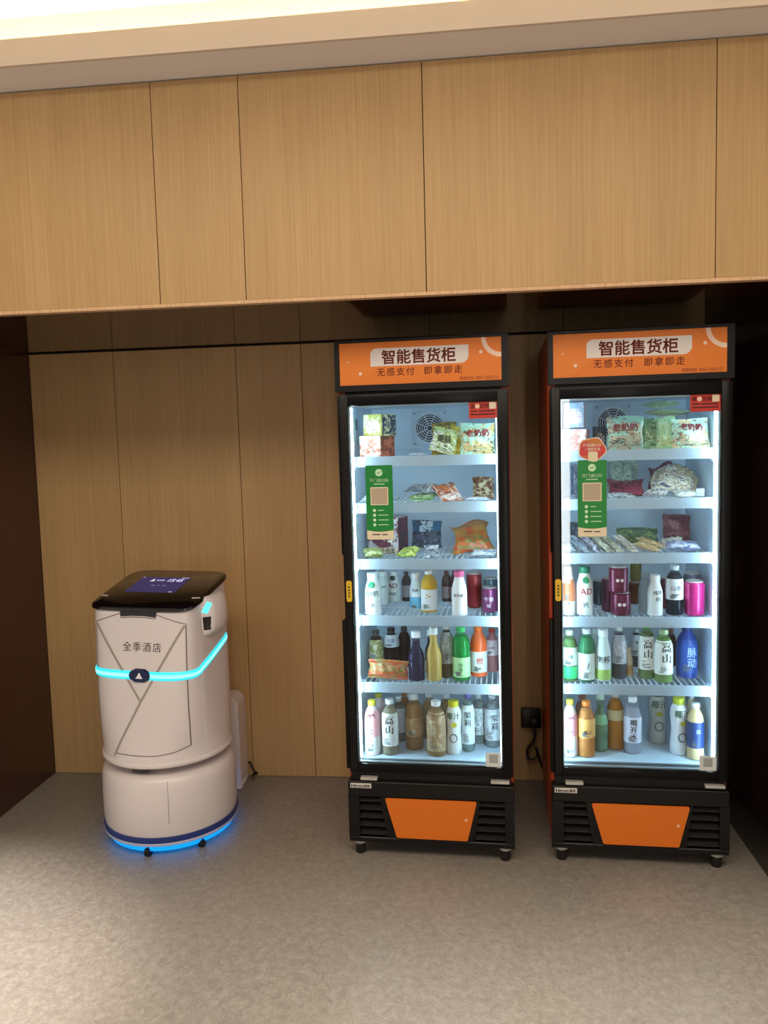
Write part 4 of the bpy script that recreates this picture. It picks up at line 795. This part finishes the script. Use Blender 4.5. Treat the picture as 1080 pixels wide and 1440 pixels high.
('B',2,5,'yogurt_bottle','yogurt bottle',0.309,0.2226,0.652,0.0172,0.1126,'slim','o#c8c0a8','#d4ccb8',[(0.05,0.4,'#b08a5c')],[],'short cream bottle with tan base right of the grey labelled bottle in right fridge'),
('B',2,5,'tea_bottle','tea bottle',0.361,0.36,0.652,0.0235,0.1527,'pet','p#60686c','#a8b0b4',[(0.3,0.85,'#c8ccd0')],[('茶',0.6,0.66,0.0,'#202428',0)],'pale labelled bottle behind the left brush character bottle of right fridge'),
('B',2,5,'tea_bottle','tea bottle',0.3731,0.2005,0.652,0.0312,0.2116,'pet','p#8ca870','#48b83c',[(0.18,0.78,'#e4e6e0')],[('高山',1.15,0.56,0.1,'#141614',1)],'left of the two brush character tea bottles in right fridge with green cap'),
('B',2,5,'tea_bottle','tea bottle',0.4275,0.1614,0.652,0.0334,0.1979,'pet','p#94b46c','#a8bc8c',[(0.16,0.8,'#e8eae4')],[('高山',1.15,0.58,0.15,'#141614',1)],'right of the two brush character tea bottles in right fridge'),
('B',2,5,'sport_bottle','sport bottle',0.5268,0.2259,0.652,0.039,0.197,'pet','o#24408c','#1c3474',[(0.1,0.75,'#2c50a0')],[('脉动',1.0,0.42,0.25,'#a8c4e8',1)],'deep blue bottle with light lettering at right of fifth shelf in right fridge'),
('B',2,5,'tea_bottle','tea bottle',0.498,0.37,0.652,0.0206,0.1513,'pet','p#8a5c48','#a86c58',[],[],'brown bottle peeking out left of the deep blue bottle in right fridge'),
('B',2,6,'peach_bottle','juice bottle',0.0783,0.1323,0.362,0.0279,0.2214,'pet','o#ecdcdc','#dcd848',[(0.38,0.76,'#e0a0ac'),(0.06,0.36,'#e8e8e4')],[('桃气',0.5,0.7,0.0,'#5a2028',0)],'pale pink bottle with yellow cap at bottom left of right fridge'),
('B',2,6,'peach_bottle','juice bottle',0.1404,0.1423,0.362,0.0331,0.2138,'pet','p#eca860','#e88438',[(0.36,0.7,'#e8b060')],[('果汁',0.5,0.46,0.1,'#5a3420',0)],'peach orange bottle with orange cap on the right fridge floor'),
('B',2,6,'juice_bottle','juice bottle',0.1432,0.31,0.362,0.028,0.1844,'pet','p#c88868','#d08868',[],[],'faded orange bottle behind the peach orange one in right fridge'),
('B',2,6,'soda_bottle','soda bottle',0.2003,0.1975,0.362,0.0281,0.2334,'carafe','p#88b498','#b8d0c8',[(0.46,0.62,'#7ab48c')],[],'pale green clear bottle with slender neck on right fridge floor'),
('B',2,6,'juice_bottle','juice bottle',0.2594,0.2237,0.362,0.0321,0.2262,'pet','p#dc9a20','#e4e4e0',[(0.52,0.7,'#c8b890')],[],'golden orange juice bottle with white cap on right fridge floor'),
('B',2,6,'water_bottle','water bottle',0.3194,0.1906,0.362,0.033,0.2183,'pet','p#c0c8d8','#eef4f8',[(0.2,0.66,'#d0d4e4')],[('喝开水',0.8,0.44,0.0,'#20242c',1)],'clear water bottle with white cap and black characters in right fridge'),
('B',2,6,'coconut_bottle','juice bottle',0.4329,0.3002,0.362,0.0339,0.2107,'curve','o#bcc4bc','#406048',[],[('椰汁',0.95,0.76,0.0,'#305848',0),('●',0.9,0.58,0.0,'#b0b848',0),('○',1.5,0.34,0.0,'#687878',0)],'grey white wavy bottle set back on the right fridge floor'),
('B',2,6,'coconut_bottle','juice bottle',0.4902,0.1886,0.362,0.0324,0.2189,'curve','o#e8eef4','#c4cc30',[],[('椰汁',0.95,0.74,0.2,'#2c6450',0),('●',0.9,0.57,0.3,'#c8c850',0),('○',1.5,0.32,0.2,'#7a8a88',0)],'white wavy bottle with yellow green cap on right fridge floor'),
('B',2,6,'latte_bottle','coffee bottle',0.5406,0.1447,0.362,0.0306,0.2133,'pet','o#d8c090','#eef2f4',[(0.22,0.68,'#24407c')],[('茶',0.6,0.52,0.1,'#a8c0e8',0)],'cream bottle with navy label and white cap at bottom right in right fridge'),
('B',2,6,'latte_bottle','coffee bottle',0.5551,0.27,0.362,0.0239,0.2114,'pet','o#a8a088','#c8d4e0',[],[],'white capped bottle behind the navy labelled one in right fridge'),
]

# ------------------------------------------------------------ goods on the shelves
PROF = {
 'pet': [(.80, 0), (.97, .015), (1, .05), (1, .28), (.965, .31), (1, .34), (1, .64), (.97, .70), (.86, .77), (.64, .845), (.44, .89), (.40, .905), (.40, .935)],
 'slim': [(.86, 0), (1, .02), (1, .10), (1, .52), (.96, .60), (.82, .70), (.68, .78), (.60, .84), (.60, .88)],
 'curve': [(.84, 0), (.97, .02), (1, .12), (.93, .30), (.86, .42), (.92, .58), (1, .70), (.95, .80), (.72, .87), (.62, .90)],
 'carafe': [(.86, 0), (1, .02), (1, .42), (.97, .50), (.82, .58), (.58, .65), (.47, .72), (.47, .88)],
 'can': [(.76, 0), (.80, .01), (.98, .05), (1, .07), (1, .90), (.98, .92), (.86, .965), (.86, .985), (.88, 1.0), (.85, 1.0), (.82, .985), (0, .985)],
}
CAPZ = {'pet': (.925, .50), 'slim': (.865, .68), 'curve': (.89, .68), 'carafe': (.87, .56)}
def prof_r(kind, z):
    P = PROF[kind]
    for (r0, z0), (r1, z1) in zip(P, P[1:]):
        if z <= z1: return r0+(r1-r0)*((z-z0)/(z1-z0) if z1 > z0 else 0)
    return P[-1][0]
def opq(c, rough=0.3): return mat('plastic_'+c, c, rough)
def to_world(F, x, y, z):
    (lx, ly, _), a = FR[F]; c, s = math.cos(a), math.sin(a)
    return (lx+x*c-y*s, ly+x*s+y*c, z)
SHELF_NAME = ['top', 'second', 'third', 'fourth', 'fifth', 'bottom']
def bottle(it):
    _, F, S, name, cat, x, y, z, r, h, kind, body, cap, bands, texts, label = it
    root = empty(name, to_world(F, x, y, z), FR[F][1]+random.uniform(-.08, .08))
    tag(root, label, cat, '%s shelf goods in the %s fridge' % (SHELF_NAME[S-1], 'left' if F == 1 else 'right'))
    bc = body[1:]
    if kind == 'can':
        P = PROF['can']
        lathe('can_body', [(a*r, b*h) for a, b in P[:7]], mat('can_'+bc, bc, 0.28, metal=0.35), root, 24, 40)
        lathe('can_lid', [(a*r, b*h) for a, b in P[6:]], SILV, root, 24, 30)
    else:
        cz, cr = CAPZ[kind]
        lathe('bottle_body', [(a*r, b*h) for a, b in PROF[kind]], pet_mat(bc) if body[0] == 'p' else opq(bc, 0.28), root, 24, 50)
        if body[0] == 'p':
            top = 0.83 if kind == 'pet' else 0.78
            lathe('drink', [(a*r-.0016, max(b*h, .0016)) for a, b in PROF[kind] if b < top]+[(prof_r(kind, top)*r-.0016, top*h)], pet_mat(bc, 0.58), root, 20, 50)
        lathe('cap', [(cr*r*.97, cz*h), (cr*r, cz*h+.001), (cr*r, h-.002), (cr*r*.9, h)], opq(cap, 0.4), root, 18, 40)
        if kind == 'pet' and h > .15: lathe('neck_ring', [(.44*r, (cz-.018)*h), (.50*r, (cz-.014)*h), (.50*r, (cz-.006)*h), (.44*r, (cz-.002)*h)], opq(cap, 0.4), root, 18, 40)
    for b in bands:
        n = 7; prof = [(prof_r(kind, b[0]+(b[1]-b[0])*i/n)*r+.0007, (b[0]+(b[1]-b[0])*i/n)*h) for i in range(n+1)]
        prof = [(prof[0][0]-.0008, prof[0][1])]+prof+[(prof[-1][0]-.0008, prof[-1][1])]
        v, f = lathe_data(prof, 24); f = f[:-2]
        mk('label_wrap', v, f, print_mat(b[2], b[3], b[2], 9.0) if len(b) > 3 else opq(b[2], 0.45), root, 50)
        if b[1]-b[0] > .26 and r > .021:           # rows of fine print too small to read
            rnd = random.Random(label); v, f = [], []
            for q in range(5):
                zz = (b[0]+(b[1]-b[0])*(.07+.045*q))*h; a0 = -.75+rnd.uniform(0, .25); a1 = a0+rnd.uniform(.35, .9)
                rr = prof_r(kind, zz/h)*r+.0013; k0 = len(v)
                for i in range(5):
                    t = a0+(a1-a0)*i/4; v += [(rr*math.sin(t), -rr*math.cos(t), zz), (rr*math.sin(t), -rr*math.cos(t), zz+.0032)]
                f += [(k0+2*i, k0+2*i+2, k0+2*i+3, k0+2*i+1) for i in range(4)]
            mk('small_print', v, f, mat('fine_print_grey', '#6a706c', 0.5), root)
    for s, size, fz, ang, col, vert in texts:
        m = mat('ink_'+col, col, 0.5)
        chars = list(s) if vert else [s]
        for i, ch in enumerate(chars):
            vs, fs = text_geo(ch, size*r, 0.018)
            if not vs: continue
            zc = fz*h-(i-(len(chars)-1)/2)*size*r*1.05
            out = []
            for a, b in vs:
                zz = zc+b; rr = prof_r(kind, max(0, min(.9, zz/h)))*r+.0016; t = ang+a/r
                out.append((rr*math.sin(t), -rr*math.cos(t), zz))
            mk('lettering', out, fs, m, root)
    return root

def bag_shape(w, h, t, seed, cr=0.05):
    rnd = random.Random(seed); ph = [rnd.uniform(0, 6.28) for _ in range(8)]; fr = [rnd.uniform(1.5, 4.5) for _ in range(4)]
    def thick(u, v):
        """half thickness at u in -1..1, v in 0..1"""
        e = max(0.0, 1-abs(u)**2.6)**0.6
        k = min(1.0, max(0.0, (min(v, 1-v)-0.045)/0.22)); k = k*k*(3-2*k)
        wr = 1+0.16*math.sin(fr[0]*3*u+ph[0]+4*v)+0.14*math.sin(fr[1]*4*v+ph[1]+2*u)+0.08*math.sin(fr[2]*9*u*(1.4-v)+ph[2])
        return t/2*(0.03+0.97*e*k*0.82*wr)
    def edge(u, v): return w/2*u*(1-0.06*math.sin(math.pi*v)+0.018*math.sin(13*v+ph[3])+cr*0.5*math.sin(5*v+ph[6]))
    def bend(u, v): return 0.05*t*math.sin(2.4*u+ph[4])+0.10*t*math.sin(3.0*v+ph[5])
    return thick, edge, bend
def bag(it):
    _, F, S, name, cat, x, y, z, w, h, t, kind, art, texts, lean, yaw, roll, label = it
    root = empty(name, to_world(F, x, y, z))
    root.rotation_mode = 'XYZ'
    root.matrix_world = Matrix.Translation(to_world(F, x, y, z)) @ Matrix.Rotation(FR[F][1]+math.radians(yaw), 4, 'Z') @ Matrix.Rotation(math.radians(lean), 4, 'X') @ Matrix.Rotation(math.radians(roll), 4, 'Y')
    tag(root, label, cat, '%s shelf goods in the %s fridge' % (SHELF_NAME[S-1], 'left' if F == 1 else 'right'))
    if kind == 'box':
        ww = w*0.80; bm = bmesh.new(); bbox(bm, -ww/2, ww/2, -t/2, t/2, 0, h, 0.0025, 2)
        bmobj('carton', bm, print_mat(art[0], art[1], art[0], 5.0, kind='box'), root, 40)
        mk('side_print', [(ww/2+.0006, -t/2+.004, .003), (ww/2+.0006, t/2-.004, .003), (ww/2+.0006, t/2-.004, h-.003), (ww/2+.0006, -t/2+.004, h-.003)], [(0, 1, 2, 3)], print_mat(art[2], art[1], art[2], 5.0, kind='side'), root)
        if w > .05:
            yy = -t/2-.0006
            poly('front_print', [(ww*.40*math.cos(a), h*.46+h*.30*math.sin(a)) for a in [2*math.pi*i/20 for i in range(20)]], yy, print_mat(art[1], '#ece4d4', art[2], 6.0, kind='oval'), root)
            if texts: poly('title_strip', [(-ww*.46, h*.03), (ww*.46, h*.03), (ww*.46, h*.17), (-ww*.46, h*.17)], yy-.0005, CREAM, root)
        for s, size, fz, col in texts:
            vs, fs = text_geo(s, size*h, 0.02); k = min(1, ww*.88/(max(q[0] for q in vs)-min(q[0] for q in vs)))
            mk('lettering', [(a*k, -t/2-.0018, fz*h+b) for a, b in vs], fs, mat('ink_'+col, col, 0.5), root)
        return root
    if kind == 'stick':
        n = 12; prof = []
        for i in range(n+1):
            q = i/n; prof.append((t/2*max(.12, min(1, (min(q, 1-q)-.05)/.07)), q*h))
        v, f = lathe_data([(max(.0015, a), b) for a, b in prof], 14)
        mk('wrapper', v, f, print_mat(art[0], art[1], art[2], 6.0, 0.3), root, 60)
        for q in (0.0, h-.012): box('crimp', -t*.5, t*.5, -.0012, .0012, q, q+.012, opq(art[1], 0.35), root)
        return root
    cr = 0.22 if cat == 'crisp bag' or 'speckled' in label else (0.10 if lean < -40 else 0.03)
    thick, edge, bend = bag_shape(w, h, t, label, cr)
    nu, nv = 16, 18; v, f = [], []
    for side in (-1, 1):
        for j in range(nv+1):
            for i in range(nu+1):
                u = -1+2*i/nu; q = j/nv; zz = q*h+cr*h*math.sin(2.6*u+len(label)+2.0*q)*(q-0.35)
                if j in (0, nv): zz += (.0022 if i % 2 else -.0) * (1 if j == 0 else -1)
                v.append((edge(u, q), side*thick(u, q)+bend(u, q), zz))
    o = (nu+1)*(nv+1)
    for j in range(nv):
        for i in range(nu):
            a = j*(nu+1)+i; b = a+1; c = a+nu+2; d = a+nu+1
            f.append((a, b, c, d)); f.append((o+b, o+a, o+d, o+c))
    me_o = mk('pouch', v, f, print_mat(art[0], art[1], art[2], 11.0 if cr > 0.2 else 6.0, 0.32), root, 80)
    def surf(a, b, off):
        u = max(-1, min(1, a/(w/2))); q = max(0, min(1, b/h)); return (a, -thick(u, q)+bend(u, q)-off, b)
    if h > .06 and w > .06:
        def patch(nm, x0, x1, z0, z1, m, off=.0008):
            n_, k_ = 10, 6; vv, ff = [], []
            for j in range(k_+1):
                for i in range(n_+1): vv.append(surf(x0+(x1-x0)*i/n_, z0+(z1-z0)*j/k_, off))
            for j in range(k_):
                for i in range(n_): a = j*(n_+1)+i; ff.append((a, a+1, a+n_+2, a+n_+1))
            return mk(nm, vv, ff, m, root, 80)
        if texts and cat == 'vacuum pack':
            patch('header_print', -w*.44, w*.44, h*.60, h*.95, mat('blue_header_print', '#2c6c94', 0.4))
        else:
            patch('lower_print', -w*.42, w*.42, h*.10, h*.40, print_mat(art[1], art[2], art[0], 6.0, 0.32, 'low'))
    for s, size, fz, col in texts:
        vs, fs = text_geo(s, size*h, 0.04); k = min(1, w*.82/(max(q[0] for q in vs)-min(q[0] for q in vs)))
        mk('lettering', [surf(a*k, fz*h+b*k, .0022) for a, b in vs], fs, mat('ink_'+col, col, 0.5), root)
    return root
SHZ = {1: SH[1]+[0.358], 2: SH[2]+[0.362]}
CEIL = {1: [1.715]+TOPS[1], 2: [1.715]+TOPS[2]}
def settle(root, it):
    """rest a leaning or lying packet on its shelf and keep it clear of the liner"""
    F, S = it[1], it[2]; (lx, ly, _), a = FR[F]; c, s = math.cos(a), math.sin(a)
    pts = [root.matrix_world @ v.co for ch in root.children for v in ch.data.vertices]
    L = [((p.x-lx)*c+(p.y-ly)*s, -(p.x-lx)*s+(p.y-ly)*c, p.z) for p in pts]
    lo = [min(q[i] for q in L) for i in range(3)]; hi = [max(q[i] for q in L) for i in range(3)]
    base = SHZ[F][S-1]+0.0008; d = [0.0, 0.0, 0.0]
    if lo[2] < base or (it[7] < base+it[10]/2+0.012 and lo[2] > base): d[2] = base-lo[2]
    if hi[2]+d[2] > CEIL[F][S-1]-0.004: d[2] = max(base-lo[2], CEIL[F][S-1]-0.004-hi[2])
    if lo[0] < 0.044: d[0] = 0.044-lo[0]
    if hi[0]+d[0] > W-0.044: d[0] = W-0.044-hi[0]
    if lo[1] < 0.103: d[1] = 0.103-lo[1]
    if hi[1]+d[1] > 0.512: d[1] = 0.512-hi[1]
    root.location = root.location+Vector((d[0]*c-d[1]*s, d[0]*s+d[1]*c, d[2]))
for it in ITEMS:
    if it[0] == 'B': bottle(it)
    else:
        r_ = bag(it); r_.location, rot_, _ = r_.matrix_world.decompose(); r_.rotation_euler = rot_.to_euler(); settle(r_, it)
